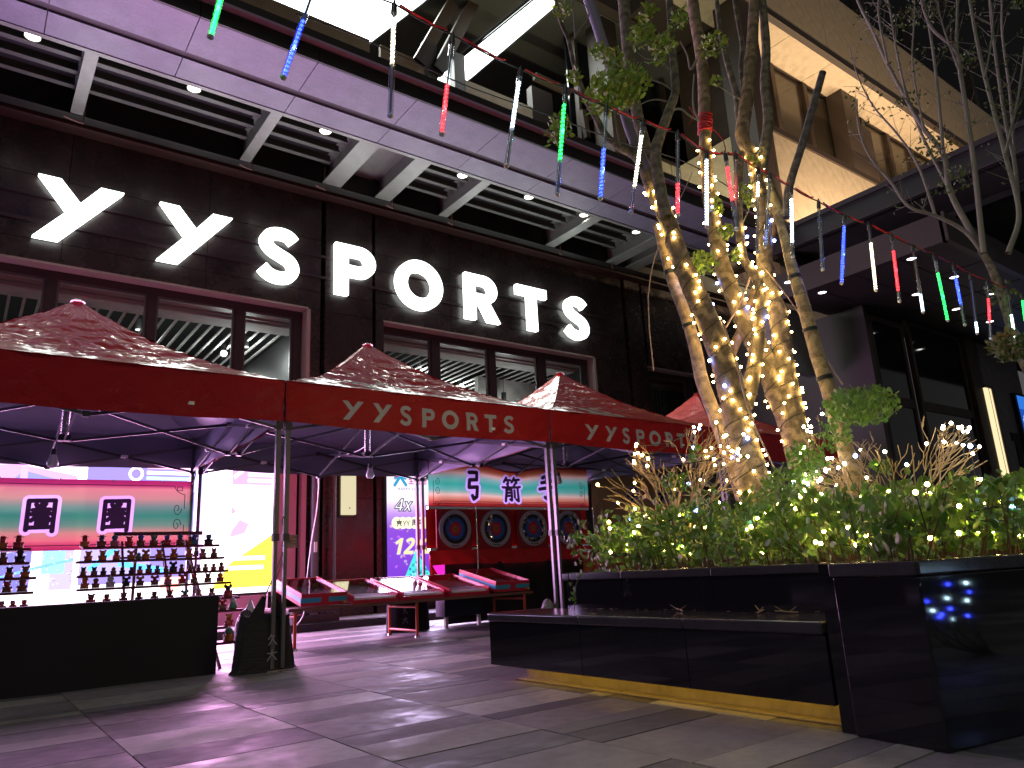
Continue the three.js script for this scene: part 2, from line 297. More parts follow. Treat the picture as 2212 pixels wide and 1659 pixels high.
// ------------------------------------------------------------------ the shop building
const ZW = -11.66;
const shop = thing('shop_building', 'dark brown shop building with tall windows behind the red tents', 'building');
{
  const P = [];
  const W0 = -6, WIN1R = 4.45, WIN2L = 5.93, WIN2R = 11.2, W3L = 12.97, HEADY = 5.28, SILL = 3.25;
  // wall panels with real joints between them
  const panel = (x0, y0, x1, y1, dz = 0) => mesh('wall_panel', box(x0 + 0.004, y0 + 0.004, ZW - 0.30, x1 - 0.004, y1 - 0.004, ZW + dz), M.wall, shop);
  mesh('wall_core', [box(W0 - 4, 0, -12.4, WIN1R + 0.1, SILL - 0.1, -11.94), box(WIN1R + 0.12, 0, -20, WIN2L - 0.12, 7.6, ZW - 0.26), box(W0 - 4, HEADY + 0.05, -12.0, 20, 11.1, ZW - 0.26), box(WIN2R + 0.14, 0, -20, W3L - 0.04, 7.6, ZW - 0.26), box(WIN2L, 0, -12.4, WIN2R, SILL - 0.1, -11.94), box(W3L, 0, -12.4, 24, 3.0, -11.94), box(18.9, 0, -20, 24, 11, ZW - 0.27)], M.wallDark, shop);
  for (const [y0, y1] of [[HEADY, 5.62], [5.62, 6.62], [6.62, 7.6], [7.6, 9.4]]) {
    for (const [x0, x1] of [[-6, -3.4], [-3.4, -1.6], [-1.6, 0.75], [0.75, 2.75], [2.75, 4.69]]) panel(x0, y0, x1, y1);
    panel(4.76, y0, 5.68, y1, 0.03);
    for (const [x0, x1] of [[5.75, 7.4], [7.4, 9.3], [9.3, 11.2], [11.2, 12.3]]) panel(x0, y0, x1, y1);
    panel(12.4, y0, 12.93, y1, 0.03);
    for (const [x0, x1] of [[13.03, 15.2], [15.2, 17.4], [17.4, 19.4]]) panel(x0, y0, x1, y1);
  }
  for (const [y0, y1] of [[0.10, 2.0], [2.0, 3.7], [3.7, HEADY]]) {
    panel(4.46, y0, 4.69, y1); panel(4.76, y0, 5.68, y1, 0.03); panel(5.75, y0, 5.92, y1);
    panel(11.21, y0, 12.3, y1); panel(12.4, y0, 12.93, y1, 0.03); panel(19.0, y0, 20.5, y1);
  }
  for (const [x0, x1, y1] of [[-6, -1, SILL], [-1, 1.32, SILL], [1.34, 4.0, SILL]]) panel(x0, 3.10, x1, y1);
  mesh('sign_rail', [box(-1, 6.28, ZW, 11.6, 6.33, ZW + 0.035), box(-1, 5.88, ZW, 11.6, 5.93, ZW + 0.035)], M.frame, shop);
  // windows: reveal, frame, mullions, panes
  const window_ = (x0, x1, mull, sill = SILL, head = HEADY) => {
    const zf = -11.90, w = mesh('window', [box(x0, head - 0.13, zf - 0.05, x1, head - 0.004, zf + 0.02), box(x0, sill, zf - 0.05, x1, sill + 0.1, zf + 0.02)], M.frame, shop);
    mesh('reveal', [box(x0 - 0.02, head - 0.002, zf, x1 + 0.02, head + 0.03, ZW + 0.004)], M.reveal, w);
    mesh('reveal', [box(x1 - 0.003, sill, zf, x1 + 0.06, head, ZW + 0.004)], M.reveal, w);
    const xs = [x0, ...mull.flat(), x1];
    for (const [a, b] of mull) mesh('mullion', [box(a, sill + 0.1, zf - 0.06, b, head - 0.13, zf + 0.03), box(a + 0.012, sill + 0.1, zf + 0.03, b - 0.012, head - 0.13, zf + 0.05)], M.frame, w);
    for (let i = 0; i < xs.length; i += 2) {
      mesh('pane', box(xs[i] + 0.02, sill + 0.1, zf - 0.024, xs[i + 1] - 0.02, head - 0.13, zf - 0.016), M.glass, w);
      mesh('casement', [box(xs[i], sill + 0.1, zf - 0.045, xs[i] + 0.03, head - 0.13, zf), box(xs[i + 1] - 0.03, sill + 0.1, zf - 0.045, xs[i + 1], head - 0.13, zf), box(xs[i] + 0.03, head - 0.155, zf - 0.045, xs[i + 1] - 0.03, head - 0.13, zf)], M.pole, w);
    }
    return w;
  };
  window_(W0, WIN1R, [[-4.6, -4.45], [-3.3, -3.15], [-1.98, -1.83], [-0.67, -0.53], [0.61, 0.76], [1.96, 2.10], [3.29, 3.45], [4.27, 4.40]]);
  window_(WIN2L, WIN2R, [[7.04, 7.24], [8.40, 8.59], [9.71, 9.95], [11.03, 11.16]]);
  window_(W3L + 0.02, 19.0, [[13.05, 13.27], [14.60, 14.87], [16.06, 16.35], [17.0, 17.36], [18.74, 18.9]], 2.9);
  // the sales floor behind the glass
  const CE = 5.16;
  mesh('interior_floor', box(-7, 2.60, -22, 19, 2.75, -11.95), M.gypsum, shop);
  mesh('interior_wall', [box(-7, 2.75, -22.2, 19, 7.5, -22), box(-7.2, 2.75, -22, -7, 7.5, -11.95), box(19, 2.75, -22, 19.2, 7.5, -11.95)], std(0.05, 0.055, 0.06, 0.8), shop);
  mesh('interior_ceiling', [box(-7, CE, -12.06, 19, CE + 0.06, -11.93), box(-7, CE - 0.004, -12.92, 19, CE + 0.06, -12.50)], M.gypsum, shop);
  mesh('blind_box', [box(-7, CE + 0.02, -12.22, 19, CE + 0.1, -12.06), box(-7, CE + 0.045, -12.36, 19, CE + 0.1, -12.22), box(-7, CE + 0.02, -12.5, 19, CE + 0.1, -12.36)], std(0.22, 0.12, 0.13, 0.5), shop);
  mesh('ceiling_void', box(-7, 6.15, -22, 19, 6.25, -12.0), M.blackCeil, shop);
  for (let x = -3.4; x < 9.4; x += 0.20) mesh('ceiling_slat', box(x, CE, -21.9, x + 0.04, CE + 0.025, -12.93), M.gypsum, shop);
  mesh('ceiling_slats', Array.from({ length: 40 }, (_, i) => box(9.5 + i * 0.24, CE, -21.9, 9.54 + i * 0.24, CE + 0.025, -12.93)), M.gypsum, shop).userData.kind = 'stuff';
  mesh('interior_wall', [box(9.45, 2.75, -13.95, 12.6, CE, -13.8), box(4.46, 2.75, -12.5, 4.62, CE, -11.97)], M.gypsum, shop);
  mesh('interior_blind', Array.from({ length: 46 }, (_, i) => box(12.7 + i * 0.13, 2.76, -12.75, 12.76 + i * 0.13, CE - 0.03, -12.72)), std(0.12, 0.17, 0.15, 0.6), shop).userData.kind = 'stuff';
  mesh('interior_wall', box(12.62, 2.75, -12.98, 18.98, CE - 0.01, -12.9), std(0.02, 0.03, 0.028, 0.7), shop);
}
// pendant lamps and spots in the shop window
{
  const lamp = (px, py, z, label, spot, lit = 1) => {
    const p = onZ(px, py, z), t = thing(spot ? 'shop_spotlight' : 'pendant_light', label, spot ? 'spotlight' : 'pendant lamp', [p.x, p.y, p.z], 'lamps hanging in the shop windows');
    mesh('lamp_housing', new THREE.CylinderGeometry(0.055, 0.06, 0.2, 14).translate(0, 0.11, 0), M.black, t);
    mesh('cord', rod(V(0, 0.2, 0), V(0, Math.max(0.3, 6.1 - p.y), 0), 0.006), M.black, t);
    mesh('lens', spot ? new THREE.SphereGeometry(0.062, 14, 10).translate(0, 0.02, 0.045) : new THREE.CylinderGeometry(0.053, 0.053, 0.012, 14).translate(0, 0.004, 0), glow(1, 0.98, 0.92, spot ? 9 : 2.2), t);
    const l = new THREE.PointLight(new THREE.Color().setRGB(0.96, 1, 0.97), lit); l.position.set(0, -0.12, 0.12); l.castShadow = true; l.shadow.radius = 3; t.add(l);
  };
  lamp(42, 602, -14.2, 'pendant lamp in the window nearest the photo edge', 0, 2.2);
  lamp(299, 713, -14.4, 'pendant lamp beside the slope of the big front tent roof', 0, 1.6);
  lamp(482, 767, -14.2, 'bright white spot glowing in the third window pane', 1, 3);
  lamp(460, 807, -16, 'tiny pendant lamp under the bright spot in the third pane', 0, 1.4);
  lamp(531, 750, -13.6, 'pendant lamp at the frame of the narrow fourth pane', 0, 1.4);
  lamp(905, 794, -14, 'pendant lamp above the second tent roof', 0, 2.2);
  lamp(995, 837, -14.6, 'bright white spot in the middle pane over the second tent', 1, 3);
  lamp(953, 849, -14.8, 'bright white spot beside the mullion over the second tent', 1, 2);
  lamp(1089, 867, -13.4, 'pendant lamp in front of the pale inner wall', 0, 1.4);
}
// white letters on the wall
{
  const sign = thing('store_sign', 'big glowing white letters YYSPORTS on the dark wall', 'sign', [0, 5.62, -11.625]);
  const face = glow(0.93, 1.0, 0.95, 4.2);
  for (const [ch, x] of SIGN) { const m = mesh('letter', glyphGeo(ch, 0.10), face, sign); m.position.set(x, 0, 0); m.scale.set(1, 0.985, 1); }
  for (const [ch, x] of SIGN) { const w = GLYPH[ch].w, l = new THREE.RectAreaLight(new THREE.Color().setRGB(0.93, 1, 0.95), 8, w * 0.75, 0.8); l.position.set(x + w / 2, 0.5, 0.11); l.rotation.set(0, Math.PI, 0); sign.add(l); }
  mesh('stud', SIGN.flatMap(([ch, x]) => [0.25, 0.75].map((y) => box(x + GLYPH[ch].w * 0.36, y - 0.02, -0.034, x + GLYPH[ch].w * 0.36 + 0.05, y + 0.02, 0))), M.frame, sign);
}

// ------------------------------------------------------------------ the canopy over the pavement
const CY = 7.47;
const canopy = thing('entrance_canopy', 'long steel canopy with purple lit underside above the shop sign', 'canopy');
{
  const X0 = -7, X1 = 14.4, joints = [X0]; for (let x = -5.9; x < X1; x += 1.52) joints.push(x); joints.push(X1);
  for (let i = 0; i + 1 < joints.length; i++) {
    mesh('soffit_panel', box(joints[i] + 0.006, CY, -9.52, joints[i + 1] - 0.006, CY + 0.03, -9.07), M.soffit, canopy);
    mesh('soffit_panel', box(joints[i] + 0.006, CY, -8.93, joints[i + 1] - 0.006, CY + 0.03, -8.22), M.soffit, canopy);
  }
  mesh('drip_channel', [box(X0, CY + 0.03, -9.07, X1, CY + 0.07, -8.93), box(X0, CY + 0.031, -9.52, X1, CY + 0.06, -9.075), box(X0, CY + 0.031, -8.925, X1, CY + 0.06, -8.22)], M.soffitGap, canopy);
  for (let i = 0; i + 1 < joints.length; i++) mesh('fascia_panel', box(joints[i] + 0.004, CY, -8.215, joints[i + 1] - 0.004, CY + 0.22, -8.18), M.steelDark, canopy);
  mesh('gutter_lip', [box(X0, CY + 0.225, -8.215, X1, CY + 0.265, -8.09)], M.lip, canopy);
  mesh('gutter', [box(X0, CY + 0.266, -8.3, X1, CY + 0.39, -8.10)], M.soffitGap, canopy);
  mesh('inner_flange', [box(X0, CY - 0.012, -9.60, X1, CY + 0.02, -9.525), box(X0, CY + 0.02, -9.56, X1, CY + 0.5, -9.53)], M.steel, canopy);
  mesh('wall_beam', [box(X0, CY, -11.36, 18, CY + 0.02, -11.16), box(X0, CY + 0.02, -11.27, 18, CY + 0.48, -11.25), box(X0, CY + 0.48, -11.36, 18, CY + 0.5, -11.16)], M.steelDark, canopy);
  mesh('wall_bracket', [box(X0, CY - 0.04, ZW, 18, CY + 0.1, -11.40)], std(0.030, 0.010, 0.007, 0.6), canopy);
  mesh('roof_deck', box(X0, CY + 0.51, -11.65, X1, CY + 0.55, -8.42), M.black, canopy);
  const ibeam = (x0, x1, name = 'cross_beam') => mesh(name, [box(x0, CY + 0.01, -11.24, x1, CY + 0.035, -9.605), box((x0 + x1) / 2 - 0.012, CY + 0.035, -11.24, (x0 + x1) / 2 + 0.012, CY + 0.44, -9.605), box(x0, CY + 0.44, -11.24, x1, CY + 0.46, -9.605)], M.steel, canopy);
  for (const [a, b] of [[-4.2, -4.03], [-1.8, -1.63], [0.64, 0.80], [3.06, 3.23], [6.87, 7.06], [9.56, 9.80]]) ibeam(a, b);
  for (const [a, b] of [[4.49, 4.83], [5.50, 5.81], [11.36, 11.7], [12.0, 12.36]]) ibeam(a, b, 'main_beam');
  mesh('deck_plate', box(4.84, CY + 0.40, -11.24, 5.49, CY + 0.42, -9.605), M.steel, canopy); mesh('deck_plate', box(11.71, CY + 0.40, -11.24, 11.99, CY + 0.42, -9.605), M.steel, canopy);
  const bays = [[-7, -4.2], [-4.03, -1.8], [-1.63, 0.64], [0.80, 3.06], [3.23, 4.49], [5.81, 6.87], [7.06, 9.56], [9.80, 11.36], [12.36, 14.3]];
  for (const [a, b] of bays) for (const z of [-9.78, -10.12, -10.46, -10.82]) mesh('louvre', [box(a + 0.004, CY + 0.22, z - 0.045, b - 0.004, CY + 0.25, z + 0.045), box(a + 0.004, CY + 0.25, z - 0.012, b - 0.004, CY + 0.36, z + 0.012)], M.louvre, canopy);
  // thin copper pipes with sprinkler ends under the wall beam
  for (const [px, py] of [[163, 262], [530, 365], [690, 418], [838, 440], [968, 484], [1204, 545], [1318, 600]]) {
    const p = onZ(px, py, -11.1); mesh('sprinkler_pipe', [wire([V(p.x + 0.10, CY + 0.3, -11.1), V(p.x + 0.10, CY - 0.10, -11.1), V(p.x + 0.1, CY - 0.16, -11.08)], 0.011), wire([V(p.x + 0.1, CY - 0.16, -11.08), V(p.x - 0.06, CY - 0.22, -10.95), V(p.x - 0.16, CY - 0.25, -10.86)], 0.011)], std(0.16, 0.07, 0.06, 0.5), canopy);
  }
}
[[70, 83, 'nearest the photo edge'], [419, 195, 'in the second canopy bay, above the second letter Y'], [703, 286, 'beside the first bright main beam'], [999, 382, 'after the pair of bright main beams'], [1143, 431, 'second past the pair of bright main beams'], [1262, 468, 'over the last letter S'], [1375, 504, 'at the canopy end beside the light-wrapped trunk']].forEach(([px, py, where]) => {
  const p = onZ(px, py, -9.86), t = thing('canopy_downlight', 'small round ceiling downlight ' + where, 'downlight', [p.x, CY + 0.14, -9.86], 'downlights along the canopy');
  mesh('lamp_housing', new THREE.CylinderGeometry(0.095, 0.095, 0.16, 18, 1, true).translate(0, 0.08, 0), M.steel, t);
  mesh('lamp_lens', new THREE.CylinderGeometry(0.088, 0.088, 0.01, 18).translate(0, 0.012, 0), glow(1, 0.93, 0.80, 7), t);
  const l = new THREE.SpotLight(new THREE.Color().setRGB(1, 0.92, 0.8), 6, 0, 0.9, 0.8); l.position.set(0, -0.02, 0); l.target.position.set(0, -3, 0); l.castShadow = true; l.shadow.radius = 3; t.add(l, l.target);
});

// ------------------------------------------------------------------ the floors above, with bright ceiling panels over the terrace
const tower = thing('upper_floors', 'upper storeys with lit beige parapets above the canopy', 'building');
{
  const PT = 11.3;
  for (const [x0, x1] of [[-9, -3.4], [-3.3, 2.2], [2.3, 6.4], [6.68, 7.86], [9.03, 11.17]]) mesh('parapet_panel', box(x0, 10.2, -13.3, x1, 12.72, -13.2), M.beige, tower);
  for (const [x0, x1] of [[7.87, 8.2], [8.7, 9.02], [11.18, 11.9]]) mesh('column', box(x0, 10, -13.4, x1, 13.4, -13.18), M.darkBrown, tower);
  for (const [x0, x1] of [[13.0, 14.7], [14.76, 17.4]]) mesh('parapet_panel', box(x0, 9.5, ZW - 0.1, x1, PT, ZW + 0.02), M.beige, tower);
  mesh('parapet_coping', [box(12.98, PT, ZW - 0.25, 17.4, PT + 0.1, ZW + 0.05)], M.darkBrown, tower);
  for (const [x0, x1] of [[12.5, 12.98]]) mesh('column', box(x0, 9.2, ZW - 0.6, x1, 15.1, ZW + 0.06), M.darkBrown, tower);
  mesh('terrace_floor', box(-9, 9.9, -19, 17.4, 10.0, ZW - 0.3), M.darkBrown, tower);
  mesh('terrace_wall', box(-9, 10, -18.4, 17.4, 15.2, -18.2), std(0.05, 0.045, 0.035, 0.7, { map: blotch }), tower);
  mesh('brace', [bar(onZ(903, 137, -13.2), onZ(976, 10, -13.2), 0.20, 0.3), bar(onZ(945, 155, -13.2), onZ(1030, -10, -13.2), 0.20, 0.3)], std(0.035, 0.020, 0.012, 0.6), tower);
  for (const [px, py, px2, py2] of [[1262, 60, 1330, 98], [1155, 165, 1230, 200], [1258, 240, 1268, 300], [1300, 256, 1330, 290]]) mesh('window_rail', bar(onZ(px, py, -12.4), onZ(px2, py2, -12.4), 0.16, 0.16), M.brown, tower);
  for (let i = 0; i < 5; i++) mesh('terrace_window', [box(12.2 + i * 1.2, 11.5, -12.6, 12.3 + i * 1.2, 15.0, -12.45), box(12.302 + i * 1.2, 13.1, -12.6, 13.398 + i * 1.2, 13.25, -12.45)], M.brown, tower);
  mesh('terrace_glass', box(12.1, 11.4, -12.75, 17.6, 15.05, -12.70), M.darkGlass, tower);
  mesh('terrace_ceiling', box(-12, 15.1, -19, 17.9, 15.3, ZW + 0.1), std(0.035, 0.033, 0.03, 0.7), tower);
  mesh('slab_edge', box(-12, 15.1, ZW + 0.12, 15.0, 17.5, ZW + 0.4), M.darkBrown, tower);
  // the part that steps forward on the right
  const ZF = -9.12, XL = 15.75;
  const up = (px, py) => onZ(px, py, ZF);
  mesh('parapet_panel', box(XL, 8.4, ZF - 0.12, 19.0, PT, ZF), M.beige, tower);
  for (let x = 19.006; x < 70; x += 3.2) mesh('parapet_panel', box(x, 8.4, ZF - 0.12, x + 3.19, PT, ZF), M.beige, tower);
  mesh('parapet_coping', box(XL - 0.3, PT, ZF - 0.3, 72, PT + 0.16, ZF + 0.06), M.darkBrown, tower);
  mesh('return_wall', [box(XL - 0.32, 7.9, -11.6, XL - 0.012, 15.05, ZF + 0.02)], M.brown, tower);
  mesh('corner_panel', box(15.0, 8.6, -11.55, XL - 0.33, PT, -9.3), M.beige, tower);
  for (let i = 0; i < 26; i++) mesh('ceiling_panel', box(13.2 + i * 2.2 + 0.01, 15.10, -10.22, 15.4 + i * 2.2 - 0.01, 15.14, ZF - 0.02), M.beige, tower);
  mesh('slab_drip', box(13.2, 14.98, ZF, 72, 15.16, ZF + 0.18), M.darkBrown, tower);
  for (let i = 0; i < 19; i++) mesh('parapet_panel', box(13.2 + i * 3 + 0.01, 15.2, ZF + 0.05, 16.2 + i * 3 - 0.01, 17.55, ZF + 0.16), M.beige, tower);
  mesh('slab', box(13.2, 15.17, -19, 72, 17.4, ZF + 0.04), M.darkBrown, tower);
  mesh('upper_wall', box(12, 17.4, -13, 90, 42, -11.5), M.black, tower);
  mesh('upper_wall', box(-12, 15.3, -19, 13, 42, -12.5), M.black, tower);
  for (const [px, w] of [[1855, 0.5], [1950, 0.35], [2060, 0.5]]) { const p = onZ(px, 60, -11.4); mesh('column', box(p.x, 17.4, -11.49, p.x + w, 24, -11.2), M.brown, tower); }
  mesh('window_wall', box(15.5, PT + 0.02, -10.42, 72, 15.08, -10.32), std(0.035, 0.028, 0.02, 0.2), tower);
  for (let i = 0; i < 9; i++) mesh('window_frame', [box(16.3 + i * 1.75, PT, -10.31, 16.5 + i * 1.75, 15.09, -10.2), box(16.5 + i * 1.75, 12.1, -10.3, 18.04 + i * 1.75, 12.2, -10.23)], M.brown, tower);
  mesh('column', [box(21.2, PT - 0.3, -10.25, 22.1, 15.08, -9.72)], M.darkBrown, tower); mesh('column', [box(22.2, PT - 0.3, -10.25, 22.9, 14.2, -9.80)], M.brown, tower); mesh('column', [box(29.2, PT - 0.3, -10.25, 30.1, 15.08, -9.72)], M.darkBrown, tower);
  // slim uplights lying on the ledges, out of sight from the street
  for (const [y, z, I, tilt, name] of [[7.56, -7.3, 620, 0.62, 'lower'], [PT + 0.22, ZF - 0.18, 170, 0.12, 'upper'], [CY + 0.62, -10.3, 230, 0.5, 'canopy']]) { const u = thing('facade_uplight', { lower: 'slim warm uplight on the second canopy roof', upper: 'slim warm uplight on the beige parapet coping', canopy: 'slim pale uplight on the roof of the long canopy' }[name], 'uplight', [name === 'canopy' ? 11 : 21, y, z]); mesh('light_lens', box(-2.4, 0, -0.02, 2.4, 0.01, 0.02), glow(1, 0.72, 0.42, 1.5), u); mesh('housing', box(-2.42, -0.04, -0.035, 2.42, -0.001, 0.035), M.nylon, u); const l = new THREE.RectAreaLight(new THREE.Color().setRGB(...(name === 'canopy' ? [1, 0.95, 0.62] : [1, 0.72, 0.45])), I, 12, 0.06); l.position.set(1.0, 0.03, 0); l.rotation.set(Math.PI / 2 - tilt, 0, 0); u.add(l); }
  mesh('corner_column', box(14.9, 9.2, -9.8, 15.4, 15.08, -9.0), M.darkBrown, tower);
}
// the luminous ceiling panels of the terrace
{
  const H = 15.02, Q = (p) => { const v = onY(p[0], p[1], H); return v; };
  const panel = (pts, label) => {
    const v = pts.map(Q), t = thing('ceiling_light_panel', label, 'light panel', [0, 0, 0], 'luminous panels in the terrace ceiling');
    const s = new THREE.Shape(v.map((p) => new THREE.Vector2(p.x, -p.z)));
    mesh('light_panel', new THREE.ExtrudeGeometry(s, { depth: 0.05, bevelEnabled: false }).rotateX(-Math.PI / 2).translate(0, H, 0), glow(0.95, 1, 0.96, 8), t);
    const rim = []; for (let i = 0; i < v.length; i++) { const a = v[i], b = v[(i + 1) % v.length]; rim.push(bar(V(a.x, H + 0.01, a.z), V(b.x, H + 0.01, b.z), 0.06, 0.10)); } mesh('frame', rim, M.pole, t);
    const c = v.reduce((a, b) => a.clone().add(b)).multiplyScalar(1 / v.length), w = Math.max(...v.map((p) => p.x)) - Math.min(...v.map((p) => p.x)), d = Math.max(...v.map((p) => p.z)) - Math.min(...v.map((p) => p.z));
    const l = new THREE.RectAreaLight(new THREE.Color().setRGB(0.95, 1, 0.96), 15, w * 0.8, d * 0.9); l.position.set(c.x, H - 0.02, c.z); l.rotation.set(-Math.PI / 2, 0, 0); t.add(l);
  };
  panel([[535, -3], [772, 103], [790, 100], [919, 2], [960, -32], [470, -32]], 'wide glowing white ceiling panel at the top of the photo');
  panel([[939, 170], [990, 192], [1201, 12], [1199, -2], [1160, -10]], 'long narrow glowing ceiling panel running up from the canopy');
}

// ------------------------------------------------------------------ dark entrance block and second canopy further along
const portal = thing('corner_entrance', 'dark entrance block with tall framed glass under a low soffit', 'building');
{
  const S = 5.62;
  mesh('soffit', box(12.7, S, -7.75, 30, S + 0.1, -4.6), std(0.03, 0.024, 0.024, 0.6), portal);
  mesh('soffit_edge', [box(12.6, S - 0.02, -7.8, 12.7, S + 0.5, -4.55), box(12.6, S - 0.02, -4.6, 30, S + 0.5, -4.5)], M.darkBrown, portal);
  for (const z of [-7.0, -6.2, -5.4]) mesh('soffit_groove', box(12.7, S - 0.006, z, 30, S + 0.002, z + 0.02), M.black, portal);
  for (const x of [14.2, 15.9, 17.6]) mesh('soffit_groove', box(x, S - 0.009, -7.7, x + 0.03, S + 0.001, -4.62), M.black, portal);
  mesh('side_wall', [box(14.45, 0, -11.4, 14.6, S - 0.01, -7.0)], M.darkBrown, portal);
  mesh('hanging_panel', box(12.35, 4.2, -7.95, 13.7, 5.55, -7.82), M.greyStone, portal);
  const frame = (x0, x1, z, y1) => {
    mesh('glass_panel', box(x0 + 0.12, 0.1, z - 0.05, x1 - 0.12, y1 - 0.1, z - 0.03), M.darkGlass, portal);
    mesh('panel_frame', [box(x0, 0, z - 0.1, x0 + 0.11, y1, z), box(x1 - 0.11, 0, z - 0.1, x1, y1, z), box(x0 + 0.112, y1 - 0.12, z - 0.1, x1 - 0.112, y1, z - 0.002), box(x0 + 0.112, 3.55, z - 0.1, x1 - 0.112, 3.75, z - 0.004)], M.brown, portal);
  };
  frame(14.62, 16.05, -7.0, 5.45); frame(16.25, 18.86, -6.98, 5.58);
  mesh('column', box(18.92, 0, -7.3, 19.42, S - 0.01, -6.9), M.brown, portal);
  mesh('column', box(19.44, 0, -7.3, 19.9, 5.55, -7.1), M.black, portal);
  mesh('stone_pillar', [box(19.92, 0, -7.4, 22.3, 1.9, -7.02), box(19.92, 1.904, -7.4, 22.3, 3.6, -7.02), box(19.92, 3.604, -7.4, 22.3, 5.6, -7.02)], M.greyStone, portal);
  mesh('house_number', (() => { const s = new THREE.Shape([[-0.22, 0.42], [-0.22, 0.22], [-0.05, 0.22], [-0.05, -0.9], [0.22, -0.9], [0.22, 0.42]].map((p) => new THREE.Vector2(...p))); return new THREE.ExtrudeGeometry(s, { depth: 0.03, bevelEnabled: false }).translate(21.05, 2.95, -7.018); })(), M.black, portal);
  // piers of the shop wall beyond
  mesh('pier', box(17.55, 0, -11.62, 18.05, 6.9, -11.3), std(0.17, 0.10, 0.09, 0.6), portal);
  mesh('pier', box(18.4, 0, -11.6, 18.95, 6.9, -11.2), M.greyStone, portal);
  // second canopy: its edge runs out towards the street
  const c2 = thing('second_canopy', 'dark canopy edge jutting out in front of the lit beige parapet', 'canopy');
  mesh('fascia', [box(13.66, 7.02, -7.9, 13.78, 7.55, -3.2)], M.steelDark, c2);
  mesh('fascia_lip', [box(13.60, 7.47, -7.9, 13.66, 7.57, -3.2), box(13.6, 7.03, -7.9, 13.66, 7.09, -3.2)], M.soffitGap, c2);
  mesh('soffit', box(13.79, 7.04, -7.9, 34, 7.10, -3.2), std(0.05, 0.05, 0.042, 0.6), c2);
  mesh('roof_deck', box(13.79, 7.11, -8.4, 34, 7.5, -3.2), M.soffitGap, c2);
  mesh('inner_beam', [box(14.9, 6.9, -7.9, 15.1, 7.03, -3.2), box(13.8, 6.75, -8.1, 34, 7.03, -7.92)], M.steelDark, c2);
}
[[1703.5, 608.6], [1776, 631], [1969, 558], [1979, 635], [2061, 598], [2065, 667], [2145, 633], [2138, 694], [2185, 703]].forEach(([px, py], i) => {
  const p = onY(px, py, 5.615), where = ['half hidden by the bamboo stake nearest the tree', 'just past the bamboo stake', 'over the warm white and red tubes, upper', 'below it beside the clear tube', 'behind the green tube, upper', 'behind the blue tube, lower', 'beside the red tube near the thin tree, upper', 'beside the red tube near the thin tree, lower', 'at the leaves of the thin tree'][i];
  const t = thing('soffit_downlight', 'small round white soffit light ' + where, 'downlight', [p.x, 5.61, p.z], 'downlights in the entrance soffit');
  mesh('lamp_lens', new THREE.CylinderGeometry(0.075, 0.075, 0.01, 16).translate(0, 0.003, 0), glow(1, 0.96, 0.92, 8), t);
  mesh('trim_ring', new THREE.TorusGeometry(0.085, 0.012, 6, 18).rotateX(Math.PI / 2), M.pole, t);
});
{ // wall lamps
  const a = thing('wall_sconce', 'upright pale yellow wall lamp on the pier between the screens', 'wall lamp', [0, 0, 0]);
  mesh('lamp_diffuser', rbox(5.065, 1.72, -11.62, 5.31, 2.62, -11.52, 0.01), glow(0.98, 0.88, 0.55, 0.82), a);
  mesh('back_plate', box(5.03, 1.68, -11.63, 5.345, 2.66, -11.60), M.brown, a);
  mesh('switch', box(5.18, 1.82, -11.519, 5.20, 1.84, -11.515), M.black, a);
  const la = new THREE.RectAreaLight(new THREE.Color().setRGB(1, 0.9, 0.6), 0.8, 0.24, 0.88); la.position.set(5.19, 2.17, -11.51); la.rotation.set(0, Math.PI, 0); a.add(la);
  const b = thing('light_column', 'tall warm glowing light bar on the far dark column', 'wall lamp', [0, 0, 0]);
  mesh('lamp_diffuser', rbox(19.47, 1.6, -7.0, 19.80, 4.36, -6.86, 0.02), glow(1, 0.80, 0.45, 1.15), b);
  mesh('lamp_frame', [box(19.80, 1.55, -7.05, 19.88, 4.42, -6.84), box(19.45, 4.365, -7.0, 19.799, 4.42, -6.84), box(19.62, 1.6, -6.858, 19.635, 4.36, -6.852)], M.brown, b);
  const lb = new THREE.RectAreaLight(new THREE.Color().setRGB(1, 0.8, 0.45), 2.0, 0.33, 2.7); lb.position.set(19.63, 3, -6.84); lb.rotation.set(0, Math.PI, 0); b.add(lb);
  const c = canvas(256, 256), g = c.getContext('2d'); g.fillStyle = '#1552b8'; g.fillRect(0, 0, 256, 256); g.fillStyle = '#2f7ae0'; g.fillRect(0, 0, 256, 60); brush(g, 'xue', 14, 84, 92, 92, 9, '#eef6ff'); brush(g, 'zhou', 130, 84, 92, 92, 9, '#eef6ff');
  const s = thing('blue_screen', 'blue screen with white characters at the photo edge past the stone pillar', 'screen');
  mesh('screen', new THREE.PlaneGeometry(1.7, 1.5).translate(22.3, 3.62, -6.9), glow(1, 1, 1, 1.0, { emissiveMap: canvasTex(c) }), s);
  mesh('screen_case', box(21.4, 2.8, -7.1, 23.2, 4.44, -6.92), M.black, s);
  const ls = new THREE.RectAreaLight(new THREE.Color().setRGB(0.3, 0.5, 1), 1, 1.7, 1.5); ls.position.set(22.3, 3.62, -6.88); ls.rotation.set(0, Math.PI, 0); s.add(ls);
}

